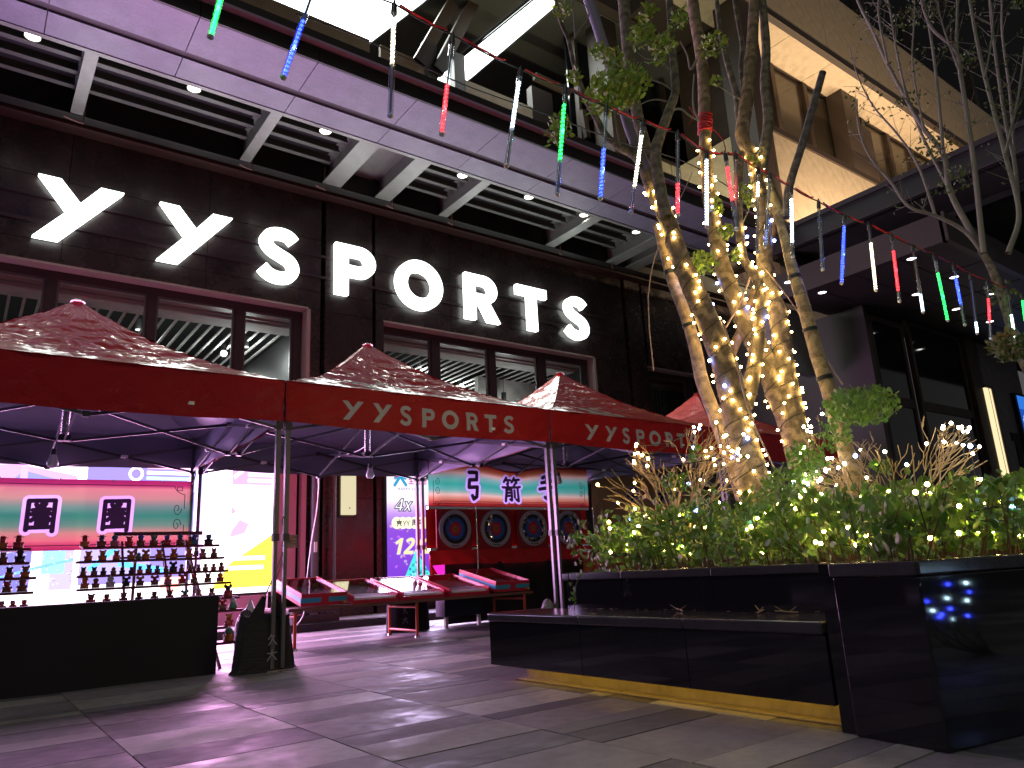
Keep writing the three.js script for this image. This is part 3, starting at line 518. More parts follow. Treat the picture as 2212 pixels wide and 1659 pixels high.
// ------------------------------------------------------------------ glowing display screens of the shop front
{
  const Wm = 7.43, w = 2048, h = 700, k = w / Wm, c = canvas(w, h), g = c.getContext('2d');
  const X = (x) => (x + 3.5) * k, Y = (y) => h - (y - 0.56) / 2.54 * h;
  const R = (x0, y0, x1, y1, col) => { g.fillStyle = col; g.fillRect(X(x0), Y(y1), (x1 - x0) * k, Y(y0) - Y(y1)); };
  const poly = (pts, col) => { g.fillStyle = col; g.beginPath(); pts.forEach((p, i) => g[i ? 'lineTo' : 'moveTo'](X(p[0]), Y(p[1]))); g.closePath(); g.fill(); };
  R(-3.5, 0.5, 3.93, 3.1, '#fffafd');
  // left picture: pale scene with a dark pink and blue swoosh, and a grey room below
  poly([[-3.5, 2.2], [0.55, 2.38], [1.2, 2.25], [1.25, 2.12], [-3.5, 1.95]], '#c080b8'); poly([[0.42, 2.12], [0.6, 2.3], [1.1, 2.16], [1.28, 2.06], [0.4, 2.02]], '#6b70c8');
  R(0.56, 2.1, 0.64, 2.62, '#a888c0'); R(-2.4, 2.0, -1.2, 2.7, '#d8a8d8');
  R(-3.5, 0.74, 1.26, 1.75, '#8c88b4'); R(0.28, 0.86, 0.42, 1.7, '#f4f2ff'); R(0.76, 0.74, 1.0, 1.7, '#d4cdf0'); R(0.9, 0.95, 1.16, 1.5, '#6fa8d8'); poly([[-1, 0.74], [0.6, 1.25], [0.78, 1.4], [0.78, 0.74]], '#5a5a90');
  g.strokeStyle = '#5a8cff'; g.lineWidth = 10; g.beginPath(); g.moveTo(X(0.3), Y(0.88)); g.quadraticCurveTo(X(0.9), Y(1.06), X(1.34), Y(1.14)); g.stroke();
  for (let i = 0; i < 900; i++) { g.fillStyle = rnd() > 0.5 ? 'rgba(60,55,100,.35)' : 'rgba(255,255,255,.35)'; g.fillRect(X(rr(-3.5, 1.26)), Y(rr(0.76, 1.7)), rr(2, 9), 3); }
  R(1.26, 0.56, 1.33, 3.1, '#ffffff');
  // right picture: violet machine scene
  R(1.33, 0.78, 2.75, 3.1, '#6e66a8'); poly([[1.33, 1.05], [2.6, 1.62], [2.6, 1.75], [1.33, 1.75]], '#a9a2d4'); R(1.33, 0.9, 2.2, 1.5, '#8580b8');
  g.strokeStyle = '#4aa8ff'; g.lineWidth = 20; g.beginPath(); g.moveTo(X(1.6), Y(2.64)); g.lineTo(X(1.86), Y(2.44)); g.stroke(); g.beginPath(); g.moveTo(X(2.0), Y(1.5)); g.lineTo(X(1.45), Y(0.98)); g.stroke(); g.beginPath(); g.moveTo(X(1.8), Y(1.05)); g.lineTo(X(2.5), Y(0.92)); g.stroke();
  g.strokeStyle = '#fff'; g.lineWidth = 9; g.beginPath(); g.ellipse(X(1.94), Y(2.3), 22, 24, 0, 0, 7); g.stroke(); R(1.86, 2.42, 2.06, 2.46, '#fff');
  for (const [y, col] of [[2.38, '#e9a0c0'], [2.30, '#fff'], [2.22, '#8fd4ff'], [2.14, '#fff'], [2.06, '#d8c8ff']]) R(2.08, y, 2.75, y + 0.045, col);
  R(1.33, 0.5, 3.93, 0.78, '#fff6fc'); R(2.35, 0.62, 2.62, 0.84, '#f09a90');
  R(2.75, 0.5, 3.93, 3.1, '#fffdff'); poly([[2.62, 2.2], [2.9, 2.55], [2.95, 2.1], [2.85, 1.9]], '#9aa0e8'); poly([[2.76, 0.95], [2.84, 2.0], [2.9, 1.4], [2.88, 0.95]], '#c8a0dc');
  R(3.28, 2.18, 3.9, 2.68, '#a87cae'); for (let i = 0; i < 5; i++) R(3.52, 2.22 + i * 0.095, 3.9, 2.275 + i * 0.095, '#fffaff'); poly([[3.3, 2.32], [3.5, 2.5], [3.5, 2.42], [3.32, 2.26]], '#ffb8c8');
  poly([[3.30, 1.48], [3.42, 1.65], [3.56, 1.58], [3.5, 1.44], [3.28, 1.38]], '#f0809c'); poly([[3.28, 1.72], [3.30, 1.86], [3.36, 1.76]], '#e87aa0');
  poly([[3.05, 0.64], [3.3, 1.0], [3.93, 1.42], [3.93, 0.62]], '#ffe23a'); R(3.3, 1.04, 3.82, 1.10, '#fffbe8'); R(3.28, 0.9, 3.8, 0.96, '#fffbe8'); R(2.75, 0.5, 3.93, 0.64, '#fff4fb');
  const tex = canvasTex(c), em = glow(1, 0.96, 1.0, 3.4, { emissiveMap: tex });
  const t = thing('display_screen', 'huge bright white and violet display behind the front tent', 'screen', [0, 0, 0]);
  const part = (x0, x1) => { const q = new THREE.PlaneGeometry(x1 - x0, 2.54).translate((x0 + x1) / 2, 0.56 + 1.27, -11.585), uv = q.attributes.uv; for (let i = 0; i < uv.count; i++) uv.setX(i, ((x0 + uv.getX(i) * (x1 - x0)) + 3.5) / Wm); mesh('screen', q, em, t); };
  part(-3.5, 1.3); part(1.3, 3.93);
  mesh('screen_case', box(-3.55, 0.5, -11.9, 3.95, 3.12, -11.6), M.black, t);
  for (const [x, ww, col, I] of [[-1.6, 3.6, [0.72, 0.46, 1], 22], [2.1, 3.4, [1, 0.42, 0.92], 30]]) { const l = new THREE.RectAreaLight(new THREE.Color().setRGB(...col), I, ww, 2.3); l.position.set(x, 1.85, -11.56); l.rotation.set(0, Math.PI, 0); t.add(l); }
  const f = thing('screen_surround', 'pink lit metal surround at the end of the bright display', 'frame', [0, 0, 0]);
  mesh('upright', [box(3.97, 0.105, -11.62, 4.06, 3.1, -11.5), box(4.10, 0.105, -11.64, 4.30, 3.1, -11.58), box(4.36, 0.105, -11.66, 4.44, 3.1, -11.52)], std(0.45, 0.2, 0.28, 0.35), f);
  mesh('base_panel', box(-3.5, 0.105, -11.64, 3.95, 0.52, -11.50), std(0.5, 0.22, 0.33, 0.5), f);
  const pl = thing('pink_tube', 'thin pink glowing strip light beside the display frame', 'strip light', [0, 0, 0]);
  mesh('light_tube', box(3.955, 0.5, -11.56, 3.967, 2.9, -11.545), glow(1, 0.15, 0.45, 1.6), pl); mesh('tube_back', box(3.952, 0.5, -11.59, 3.970, 2.9, -11.562), M.white, pl);
  // steel column and switch between screen and sconce
  const col = thing('steel_column', 'polished vertical column with a small wall switch', 'column', [4.58, 0.1, -11.5]);
  mesh('shaft', new THREE.CylinderGeometry(0.075, 0.075, 3.0, 20).translate(0, 1.5, 0), M.pole, col); mesh('shaft', new THREE.CylinderGeometry(0.03, 0.03, 3.0, 14).translate(0.32, 1.5, 0.02), M.pole, col);
  mesh('switch', rbox(-0.04, 1.02, 0.07, 0.01, 1.18, 0.095, 0.006), M.white, col);
}
{ // the second display, a poster
  const w = 512, h = 700, c = canvas(w, h), g = c.getContext('2d'), k = w / 1.5;
  const gr = g.createLinearGradient(0, 0, 0, h); gr.addColorStop(0, '#fdfbff'); gr.addColorStop(0.36, '#f6eeff'); gr.addColorStop(0.46, '#c79cf0'); gr.addColorStop(0.60, '#8b4fd6'); gr.addColorStop(1, '#7c3fd2'); g.fillStyle = gr; g.fillRect(0, 0, w, h);
  for (let i = 0; i < 60; i++) { g.fillStyle = pick(['rgba(255,200,240,.8)', 'rgba(255,255,255,.5)', 'rgba(220,120,255,.7)', 'rgba(255,190,150,.7)']); g.beginPath(); g.ellipse(rr(0, w), rr(h * 0.55, h), rr(2, 9), rr(2, 12), rr(0, 3), 0, 7); g.fill(); }
  brush(g, 'shuang', 42, 40, 100, 118, 18, '#2aa0c8'); brush(g, 'sheng', 146, 104, 40, 44, 5, '#c83c8c'); brush(g, 'huo', 192, 104, 40, 44, 5, '#c83c8c'); brush(g, 'suo', 238, 104, 40, 44, 5, '#c83c8c');
  g.fillStyle = '#e0409a'; g.beginPath(); g.moveTo(60, 84); g.lineTo(90, 96); g.lineTo(60, 112); g.fill(); g.beginPath(); g.moveTo(134, 84); g.lineTo(106, 96); g.lineTo(134, 112); g.fill();
  g.fillStyle = '#333'; g.font = '20px sans-serif'; g.fillText('H A P P Y   L I F E', 76, 182);
  g.font = 'italic bold 104px sans-serif'; g.strokeStyle = '#222'; g.lineWidth = 5; g.fillStyle = '#fff'; g.fillText('4x', 48, 308); g.strokeText('4x', 48, 308);
  g.fillStyle = '#fdffd8'; for (let i = 0; i < 8; i++) { g.beginPath(); g.arc(66 + i * 40, 378, 36, 0, 7); g.fill(); }
  brush(g, 'shuang', 62, 356, 38, 42, 5, '#333'); g.fillStyle = '#333'; g.font = '44px sans-serif'; g.fillText('YY', 106, 396); brush(g, 'zhou', 166, 356, 40, 42, 5, '#333'); brush(g, 'nian', 212, 356, 40, 42, 5, '#333');
  g.fillStyle = '#fdf7a8'; g.strokeStyle = '#c8a0ff'; g.lineWidth = 7; g.font = 'italic bold 128px sans-serif'; g.strokeText('12/2', 32, 560); g.fillText('12/2', 32, 560);
  g.fillStyle = '#4fe8e0'; g.beginPath(); g.moveTo(110, h); g.lineTo(190, 540); g.lineTo(300, h); g.fill(); g.fillStyle = '#ff28c8'; g.fillRect(290, 600, 222, 100); for (let i = 0; i < 24; i++) { g.fillStyle = pick(['#29c6b8', '#9ff5ea', '#2a86d0']); g.fillRect(rr(140, 260), rr(600, 700), 14, 14); }
  const t = thing('poster_screen', 'purple illuminated poster display with yellow 12/2 beside the archery stall', 'screen', [0, 0, 0]);
  mesh('screen', new THREE.PlaneGeometry(1.5, 2.05).translate(6.66, 1.665, -11.585), glow(1, 1, 1.05, 1.15, { emissiveMap: canvasTex(c) }), t);
  mesh('screen_case', box(5.87, 0.58, -11.8, 7.45, 2.75, -11.6), M.black, t);
  const l = new THREE.RectAreaLight(new THREE.Color().setRGB(0.78, 0.62, 1), 22.0, 1.45, 2.0); l.position.set(6.66, 1.665, -11.565); l.rotation.set(0, Math.PI, 0); t.add(l);
}

// ------------------------------------------------------------------ the red pop-up tents
const TZ0 = -6.19, TZ1 = -9.20, EAVE = 2.42, DROP = 0.36, APEX = 3.39, TW = 3.0;
function roofPrint() {
  const c = canvas(1024, 512), g = c.getContext('2d'); g.fillStyle = '#fff'; g.fillRect(0, 0, 1024, 512);
  g.fillStyle = '#8f8b88'; const s = 2.4;
  g.save(); g.translate(190, 480); g.scale(s, s); g.beginPath(); [[0, -60], [86, -40], [86, 0], [52, 0], [52, -18], [0, -44]].forEach((p, i) => g[i ? 'lineTo' : 'moveTo'](...p)); g.closePath(); g.fill(); g.beginPath(); [[96, -40], [112, -38], [112, 0], [104, 0]].forEach((p, i) => g[i ? 'lineTo' : 'moveTo'](...p)); g.closePath(); g.fill(); g.restore();
  g.save(); g.translate(330, 300); g.beginPath(); [[0, 0], [120, 40], [190, 110], [150, 120], [60, 50], [-20, 30]].forEach((p, i) => g[i ? 'lineTo' : 'moveTo'](...p)); g.closePath(); g.fill(); g.restore();
  return canvasTex(c);
}
function valancePrint() {
  const c = canvas(2048, 256), g = c.getContext('2d'); g.fillStyle = '#fff'; g.fillRect(0, 0, 2048, 256);
  inkGlyphs(g, 2048 * 0.178, 196, 126, '#8f9498');
  return canvasTex(c);
}
const printed = M.redValance.clone(); printed.color.setRGB(1, 1, 1); 
{ const c = canvas(2048, 256), g = c.getContext('2d'); g.fillStyle = 'rgb(158,20,22)'; g.fillRect(0, 0, 2048, 256); inkGlyphs(g, 2048 * 0.178, 205, 126, '#a9adb0'); printed.map = canvasTex(c); }
const printedRoof = M.red.clone(); printedRoof.color.setRGB(1, 1, 1); printedRoof.map = (() => { const c = roofPrint().image, g = c.getContext('2d'), d = g.getImageData(0, 0, c.width, c.height), p = d.data; for (let i = 0; i < p.length; i += 4) if (p[i] > 230) { p[i] = 172; p[i + 1] = 36; p[i + 2] = 34; } else { p[i] = 190; p[i + 1] = 186; p[i + 2] = 182; } g.putImageData(d, 0, 0); return canvasTex(c); })();

const roofShape = (t) => 0.60 * t + 0.40 * Math.pow(t, 2.3);
function roofSide(lift, side, wrinkle, n = 46) {        // one of the four sloping faces; side 0 front, 1 right, 2 back, 3 left
  const L = TW / 2, D = (TZ0 - TZ1) / 2;
  return sheet((u, v) => {
    const t = v, r = 1 - t, a = (u * 2 - 1) * r, sag = 0.05 * Math.sin(u * Math.PI) * r * (1 - r) * 3;
    let y = EAVE + (APEX - EAVE) * roofShape(Math.min(0.985, t) / 0.985) - sag - (t > 0.985 ? 0.0 : 0) + lift;
    if (wrinkle) { const k = 4 * t * (1 - t); y += wrinkle * k * (perlin.noise(a * 4 + side * 9, t * 16, 3) * 0.5 + perlin.noise(a * 13, t * 40, 7 + side) * 0.28 + Math.abs(perlin.noise(a * 22 + 5, t * 60, 4)) * 0.2); }
    const p = [[a * L, y, D * r], [L * r, y, -a * D], [-a * L, y, -D * r], [-L * r, y, a * D]][side];
    return V(p[0], p[1], p[2]);
  }, n, n);
}
function makeTent(text) {
  const t = new THREE.Group(), L = TW / 2, D = (TZ0 - TZ1) / 2;
  mesh('roof', roofSide(0, 0, 0.05, 90), text ? printedRoof : M.red, t);
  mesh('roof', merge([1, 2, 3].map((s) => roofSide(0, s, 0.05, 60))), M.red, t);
  mesh('lining', merge([0, 1, 2, 3].map((s) => roofSide(-0.02, s, 0.02, 24))), M.lining, t);
  mesh('peak_cap', new THREE.SphereGeometry(0.07, 14, 8, 0, 6.3, 0, 1.3).scale(1, 0.5, 1).translate(0, APEX - 0.015, 0), M.red, t);
  const wave = (u, v, s) => 0.012 * v * Math.sin(u * 23 + s * 2) + 0.020 * perlin.noise(u * 6, v * 2, s * 5) + 0.010 * perlin.noise(u * 9, v * 7 + u * 3, s * 5 + 2);
  const drop = (s, inset) => sheet((u, v) => {
    const y = EAVE - 0.004 - v * (DROP + 0.03 * Math.sin(u * Math.PI)) + inset * 0.02, o = wave(u, v, s) - inset, x = (u * 2 - 1);
    const p = [[x * L, D + o], [L + o, -x * D], [-x * L, -D - o], [-L - o, x * D]][s]; return V(p[0], y, p[1]);
  }, 48, 6);
  const flip = (g) => { const uv = g.attributes.uv; for (let i = 0; i < uv.count; i++) uv.setY(i, 1 - uv.getY(i)); return g; };
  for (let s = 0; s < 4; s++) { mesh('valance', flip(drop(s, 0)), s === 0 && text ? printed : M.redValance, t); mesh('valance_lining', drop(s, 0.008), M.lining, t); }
  mesh('edge_piping', [0, 1, 2, 3].map((s) => wire([0, 0.25, 0.5, 0.75, 1].map((u) => { const x = u * 2 - 1, p = [[x * L, D], [L, -x * D], [-x * L, -D], [-L, x * D]][s]; return V(p[0], EAVE - 0.001, p[1]); }), 0.006)), M.redValance, t);
  // frame: four telescopic poles, a scissor truss on every side, struts to the spring post in the middle
  for (const [sx, sz] of [[-1, 1], [1, 1], [1, -1], [-1, -1]]) {
    const p = mesh('pole', [box(sx * (L - 0.035) - 0.02, 1.05, sz * (D - 0.035) - 0.02, sx * (L - 0.035) + 0.02, EAVE - 0.03, sz * (D - 0.035) + 0.02)], M.pole, t);
    mesh('inner_pole', box(sx * (L - 0.035) - 0.015, 0.02, sz * (D - 0.035) - 0.015, sx * (L - 0.035) + 0.015, 1.05, sz * (D - 0.035) + 0.015), M.pole, p);
    mesh('foot_plate', box(sx * (L - 0.035) - 0.05, 0.0, sz * (D - 0.035) - 0.04, sx * (L - 0.035) + 0.12, 0.012, sz * (D - 0.035) + 0.05), M.chrome, p);
    mesh('slider', box(sx * (L - 0.035) - 0.03, 1.98, sz * (D - 0.035) - 0.03, sx * (L - 0.035) + 0.03, 2.05, sz * (D - 0.035) + 0.03), M.nylon, t);
    mesh('clamp', box(sx * (L - 0.035) - 0.026, 1.03, sz * (D - 0.035) - 0.026, sx * (L - 0.035) + 0.026, 1.09, sz * (D - 0.035) + 0.026), M.nylon, t);
  }
  const e = L - 0.05, f = D - 0.05, hi = 2.30, lo = 2.00;
  for (const [a, b] of [[V(-e, 0, f), V(e, 0, f)], [V(e, 0, f), V(e, 0, -f)], [V(e, 0, -f), V(-e, 0, -f)], [V(-e, 0, -f), V(-e, 0, f)]]) {
    const at = (k, y) => V(a.x + (b.x - a.x) * k, y, a.z + (b.z - a.z) * k), o = b.clone().sub(a).cross(V(0, 1, 0)).normalize().multiplyScalar(0.014);
    for (const [k0, k1] of [[0, 0.5], [0.5, 1]]) { mesh('truss_bar', bar(at(k0, hi).add(o), at(k1, lo).add(o), 0.014, 0.026), M.pole, t); mesh('truss_bar', bar(at(k0, lo).sub(o), at(k1, hi).sub(o), 0.014, 0.026), M.poleDark, t); const q = at((k0 + k1) / 2, (hi + lo) / 2); mesh('truss_joint', box(q.x - 0.035, q.y - 0.014, q.z - 0.035, q.x + 0.035, q.y + 0.014, q.z + 0.035), M.white, t); }
    const m = at(0.5, 0); mesh('truss_joint', [box(m.x - 0.025, hi - 0.02, m.z - 0.025, m.x + 0.025, hi + 0.02, m.z + 0.025), box(m.x - 0.025, lo - 0.02, m.z - 0.025, m.x + 0.025, lo + 0.02, m.z + 0.025)], M.nylon, t);
    const c = V(0, 0, 0), half = V(m.x / 2, (hi + lo) / 2 + 0.02, m.z / 2);
    mesh('roof_strut', bar(V(m.x, lo, m.z), V(m.x * 0.04, hi + 0.12, m.z * 0.04), 0.014, 0.026), M.pole, t); mesh('roof_strut', bar(V(m.x, hi, m.z), V(m.x * 0.04, lo + 0.05, m.z * 0.04), 0.014, 0.026), M.poleDark, t);
  }
  const cp = mesh('centre_post', rod(V(0, 2.06, 0), V(0, APEX - 0.06, 0), 0.016), M.poleDark, t);
  mesh('spring', Array.from({ length: 26 }, (_, i) => new THREE.TorusGeometry(0.03, 0.005, 5, 12).rotateX(Math.PI / 2).translate(0, 2.10 + i * 0.0125, 0)), M.chrome, cp);
  mesh('hub', [box(-0.05, 2.04, -0.05, 0.05, 2.09, 0.05), box(-0.05, 2.41, -0.05, 0.05, 2.45, 0.05)], M.nylon, t);
  return t;
}
{
  const plain = makeTent(false), text = makeTent(true);
  const put = (root, x, label) => { root.name = numbered('market_tent'); root.position.set(x, 0, (TZ0 + TZ1) / 2); scene.add(root); tag(root, label, 'tent', 'red pop-up tents in a row along the shop'); };
  put(plain, 0.67, 'red pop-up tent with a plain valance, nearest the camera over the black counter');
  put(text, 3.685, 'red pop-up tent with white YYSPORTS letters fully readable on its valance');
  put(text.clone(), 6.70, 'red pop-up tent over the archery targets, its lettering partly behind twigs');
  put(plain.clone(), 9.715, 'red pop-up tent peak behind the tree, last of the row');
}
// bulbs hanging under the tents
for (const [x, z, y, label] of [[0.60, -7.66, 1.86, 'unlit white bulb hanging under the front tent'], [3.70, -7.66, 1.86, 'unlit white bulb with a loose white lead under the second tent'], [6.72, -7.9, 1.90, 'unlit white bulb hanging before the archery banner']]) {
  const t = thing('hanging_bulb', label, 'light bulb', [x, y, z], 'bulbs under the tents');
  mesh('glass_bulb', new THREE.LatheGeometry([[0, -0.075], [0.03, -0.068], [0.044, -0.045], [0.046, -0.02], [0.034, 0.01], [0.024, 0.045], [0.0, 0.047]].map((p) => new THREE.Vector2(...p)), 16), std(0.7, 0.68, 0.75, 0.3), t);
  mesh('socket', new THREE.CylinderGeometry(0.02, 0.024, 0.05, 12).translate(0, 0.072, 0), M.nylon, t);
  mesh('lead', wire([V(0, 0.09, 0), V(0.01, 0.16, 0), V(0, 0.20, 0)], 0.004), M.nylon, t);
}
{
  const t = thing('white_lead', 'loose white electric lead drooping under the second tent', 'cable');
  mesh('lead', wire([[797, 958], [770, 975], [735, 985], [712, 998], [690, 1020], [688, 1060], [684, 1105], [676, 1150], [664, 1240], [655, 1330], [640, 1352]].map(([x, y], i) => onZ(x, y, -7.7 - Math.min(2.6, i * 0.5))), 0.007, 60), M.white, t);
}

// ------------------------------------------------------------------ ring-toss stall under the front tent
{
  const t = thing('black_counter', 'long counter covered with black cloth under the front tent', 'counter');
  const X0 = -3.2, X1 = 1.79, H = 0.615, Z0 = -6.56, Z1 = -7.1;
  mesh('cloth', [sheet((u, v) => V(X0 + (X1 - X0) * u, H * v - 0.012 * (1 - v), Z0 + (1 - v) * 0.03 * Math.sin(u * 34) * 0.5 + 0.006 * perlin.noise(u * 20, v * 3, 2)), 120, 8), sheet((u, v) => V(X1 + 0.004 * Math.sin(v * 9), H * v + 0.002, Z0 + (Z1 - Z0) * u), 8, 8), sheet((u, v) => V(X0 + (X1 - X0) * u, H + 0.004 * perlin.noise(u * 30, v * 4, 5), Z0 + (Z1 - Z0) * v), 60, 4)], M.clothBlack, t);
  mesh('table', [box(X0, H - 0.05, Z1, X1 - 0.02, H - 0.012, Z0 - 0.03), ...[X0 + 0.1, 0, X1 - 0.1].map((x) => box(x - 0.02, 0, Z1 + 0.06, x + 0.02, H - 0.05, Z1 + 0.1))], M.nylon, t);
}
function bannerTex(chars, w, h, opts) {
  const c = canvas(1536, Math.round(1536 * h / w)), g = c.getContext('2d'), k = 1536 / w, H = c.height, gr = g.createLinearGradient(0, 0, 0, H);
  for (const [s, col] of opts.bands) gr.addColorStop(s, col);
  g.fillStyle = gr; g.fillRect(0, 0, 1536, H);
  g.strokeStyle = 'rgba(30,10,20,.85)'; g.lineWidth = 4; g.lineCap = 'round';
  const E = 0.08 * k, bx = 1536 - E, curl = (x, y, s, m) => { for (const dir of [-1, 1]) { g.beginPath(); for (let a = 0; a < 9; a += 0.2) { const r = s * (1 - a / 11); g.lineTo(x - m * s * 0.5 + m * Math.cos(a * 0.9) * r * 0.6, y + dir * (s * 1.2 - Math.sin(a * 0.9) * r)); } g.stroke(); } };
  for (const m of [1, -1]) { const X = m > 0 ? bx : E; g.beginPath(); g.moveTo(768, opts.line * H); g.lineTo(X - m * 60, opts.line * H); g.quadraticCurveTo(X - m * 50, opts.line * H + 40, X, opts.line * H + 50); g.lineTo(X, H * 0.42); g.stroke(); g.beginPath(); g.moveTo(X, H * 0.66); g.lineTo(X, H * 0.9); g.stroke(); curl(X - m * 20, H * 0.54, H * 0.10, m); g.strokeRect(X - m * 30 - 14, opts.line * H + 4, 28, 22); }
  g.beginPath(); g.moveTo(E, H * 0.93); g.lineTo(bx, H * 0.93); g.stroke();
  for (const [name, x, y, cw, ch, lw] of chars) { const px = (x - cw / 2) * k, py = (y - ch / 2) * k, W = cw * k, Hh = ch * k; brush(g, name, px, py, W, Hh, lw * k + 36, opts.halo); brush(g, name, px, py, W, Hh, lw * k, '#1c1220'); }
  return canvasTex(c);
}
{
  const x0 = -0.86, x1 = 2.14, w = x1 - x0, h = 0.76, y0 = 1.13;
  const cs = [-0.06, 0.655, 1.355].map((x) => ['quan', x - x0, 0.385, 0.32, 0.37, 0.046]);
  const tex = bannerTex(cs, w, h, { bands: [[0, '#8c2450'], [0.07, '#963258'], [0.13, '#bb8a76'], [0.27, '#a89474'], [0.40, '#5c9470'], [0.52, '#2f8a5e'], [0.66, '#5a9468'], [0.76, '#b0906c'], [0.86, '#c47a6c'], [0.93, '#b04458'], [1, '#98284a']], line: 0.075, halo: '#cfc2ea' });
  const t = thing('ring_toss_banner', 'green and tan striped banner with black characters behind the figurine shelves', 'banner');
  mesh('fabric', sheet((u, v) => V(x0 + w * u, y0 + h * v - 0.012 * Math.sin(u * Math.PI) * v, -9.12 + 0.012 * Math.sin(u * 11) * v + 0.02 * perlin.noise(u * 5, v * 2, 4)), 40, 12), new THREE.MeshPhysicalMaterial({ map: tex, roughness: 0.85, transmission: 0.22, thickness: 0, side: THREE.DoubleSide }), t);
  mesh('eyelet', [0.27, 0.8, 1.3, 1.8, 2.12].map((x) => new THREE.TorusGeometry(0.010, 0.004, 6, 12).translate(x, y0 + h - 0.02, -9.10)), M.chrome, t);
  mesh('rope', [wire([V(x0, y0 + h, -9.12), V(-0.9, y0 + h + 0.05, -9.15)], 0.005), wire([V(x1, y0 + h - 0.02, -9.12), V(2.17, y0 + h + 0.1, -9.15)], 0.005)], M.rope, t);
}
// stepped racks with rows of small animal figurines
{
  const shelfCol = std(0.10, 0.02, 0.03, 0.6);
  const rack = (label, xs, rows) => {
    const t = thing('figurine_rack', label, 'shelf rack');
    for (const [y, z, a, b] of rows) mesh('shelf', rbox(a, y - 0.022, z - 0.05, b, y, z + 0.05, 0.004), shelfCol, t);
    for (const [x, lean] of xs) for (const s of [0, 1]) mesh('upright', bar(V(x + s * 0.10, 0.0, -6.9 - s * 0.6), V(x + lean, rows[0][0] + 0.04, -7.94), 0.018, 0.026), M.woodPole, t);
    mesh('upright', box(rows[0][2] + 0.45, 0.02, -7.99, rows[0][2] + 0.475, rows[0][0], -7.965), M.woodPole, t);
    mesh('back_rail', [box(xs[0][0] - 0.02, 1.20, -7.98, xs[xs.length - 1][0] + 0.06, 1.235, -7.95), box(xs[0][0], 0.98, -7.9, xs[xs.length - 1][0], 1.0, -7.88)], shelfCol, t);
    return t;
  };
  rack('stepped wooden rack with many figurines beside the tent pole', [[1.20, 0.05], [1.62, -0.02], [1.92, -0.10]], [[1.098, -7.90, 0.92, 2.13], [0.968, -7.75, 0.86, 2.14], [0.838, -7.60, 0.86, 2.14], [0.725, -7.45, 0.85, 2.13], [0.588, -7.30, 0.86, 2.17], [0.478, -7.15, 0.9, 2.18], [0.34, -7.05, 1.0, 2.0], [0.215, -6.95, 1.0, 2.05]]);
  rack('second stepped rack of figurines, cut by the photo edge', [[-0.3, 0.05], [0.22, -0.04]], [[1.10, -7.90, -0.9, 0.52], [0.975, -7.75, -0.9, 0.51], [0.845, -7.60, -0.9, 0.56], [0.725, -7.45, -0.9, 0.54], [0.588, -7.30, -0.9, 0.5]]);
  const cols = { red: std(0.42, 0.04, 0.03, 0.4), orange: std(0.5, 0.16, 0.03, 0.4), brown: std(0.20, 0.08, 0.04, 0.4), green: std(0.06, 0.25, 0.12, 0.4), teal: std(0.04, 0.16, 0.25, 0.4), black: std(0.02, 0.02, 0.025, 0.4), white: std(0.6, 0.6, 0.62, 0.4), pink: std(0.5, 0.18, 0.22, 0.4), blue: std(0.05, 0.10, 0.35, 0.4) };
  const body = new THREE.LatheGeometry([[0, 0], [0.36, 0.0], [0.40, 0.08], [0.37, 0.28], [0.26, 0.46], [0.20, 0.54], [0, 0.56]].map((p) => new THREE.Vector2(...p)), 12);
  const heads = {
    bear: merge([new THREE.SphereGeometry(0.27, 12, 9).scale(1.05, 0.95, 0.95).translate(0, 0.72, 0), new THREE.SphereGeometry(0.11, 8, 6).translate(-0.23, 0.94, 0), new THREE.SphereGeometry(0.11, 8, 6).translate(0.23, 0.94, 0), new THREE.SphereGeometry(0.10, 8, 6).translate(0, 0.66, 0.23)]),
    cat: merge([new THREE.SphereGeometry(0.26, 12, 9).translate(0, 0.72, 0), new THREE.ConeGeometry(0.10, 0.22, 6).rotateZ(0.3).translate(-0.19, 0.96, 0), new THREE.ConeGeometry(0.10, 0.22, 6).rotateZ(-0.3).translate(0.19, 0.96, 0)]),
    capped: merge([new THREE.SphereGeometry(0.25, 12, 9).translate(0, 0.70, 0), new THREE.SphereGeometry(0.30, 12, 6, 0, 6.3, 0, 1.5).translate(0, 0.76, 0), new THREE.CylinderGeometry(0.34, 0.34, 0.04, 12).translate(0, 0.77, 0.08)]),
    hatted: merge([new THREE.SphereGeometry(0.24, 12, 9).translate(0, 0.70, 0), new THREE.CylinderGeometry(0.16, 0.24, 0.18, 12).translate(0, 0.98, 0), new THREE.SphereGeometry(0.55, 14, 5, 0, 6.3, 0, 0.8).scale(1.1, -0.42, 0.7).translate(0, 1.10, 0)]),
    round: merge([new THREE.SphereGeometry(0.30, 12, 9).scale(1, 0.9, 1).translate(0, 0.72, 0), new THREE.SphereGeometry(0.07, 8, 6).translate(0, 1.02, 0)]),
    mouse: merge([new THREE.SphereGeometry(0.22, 12, 9).translate(0, 0.68, 0), new THREE.SphereGeometry(0.17, 8, 6).scale(1, 1, 0.5).translate(-0.27, 0.86, 0), new THREE.SphereGeometry(0.17, 8, 6).scale(1, 1, 0.5).translate(0.27, 0.86, 0)]),
  };
  const arms = merge([new THREE.SphereGeometry(0.10, 8, 6).scale(0.9, 1.5, 1).translate(-0.32, 0.38, 0.06), new THREE.SphereGeometry(0.10, 8, 6).scale(0.9, 1.5, 1).translate(0.32, 0.38, 0.06)]);
  const word = { bear: 'bear', cat: 'cat', capped: 'capped', hatted: 'wide-hatted', round: 'round-headed', mouse: 'big-eared mouse' };
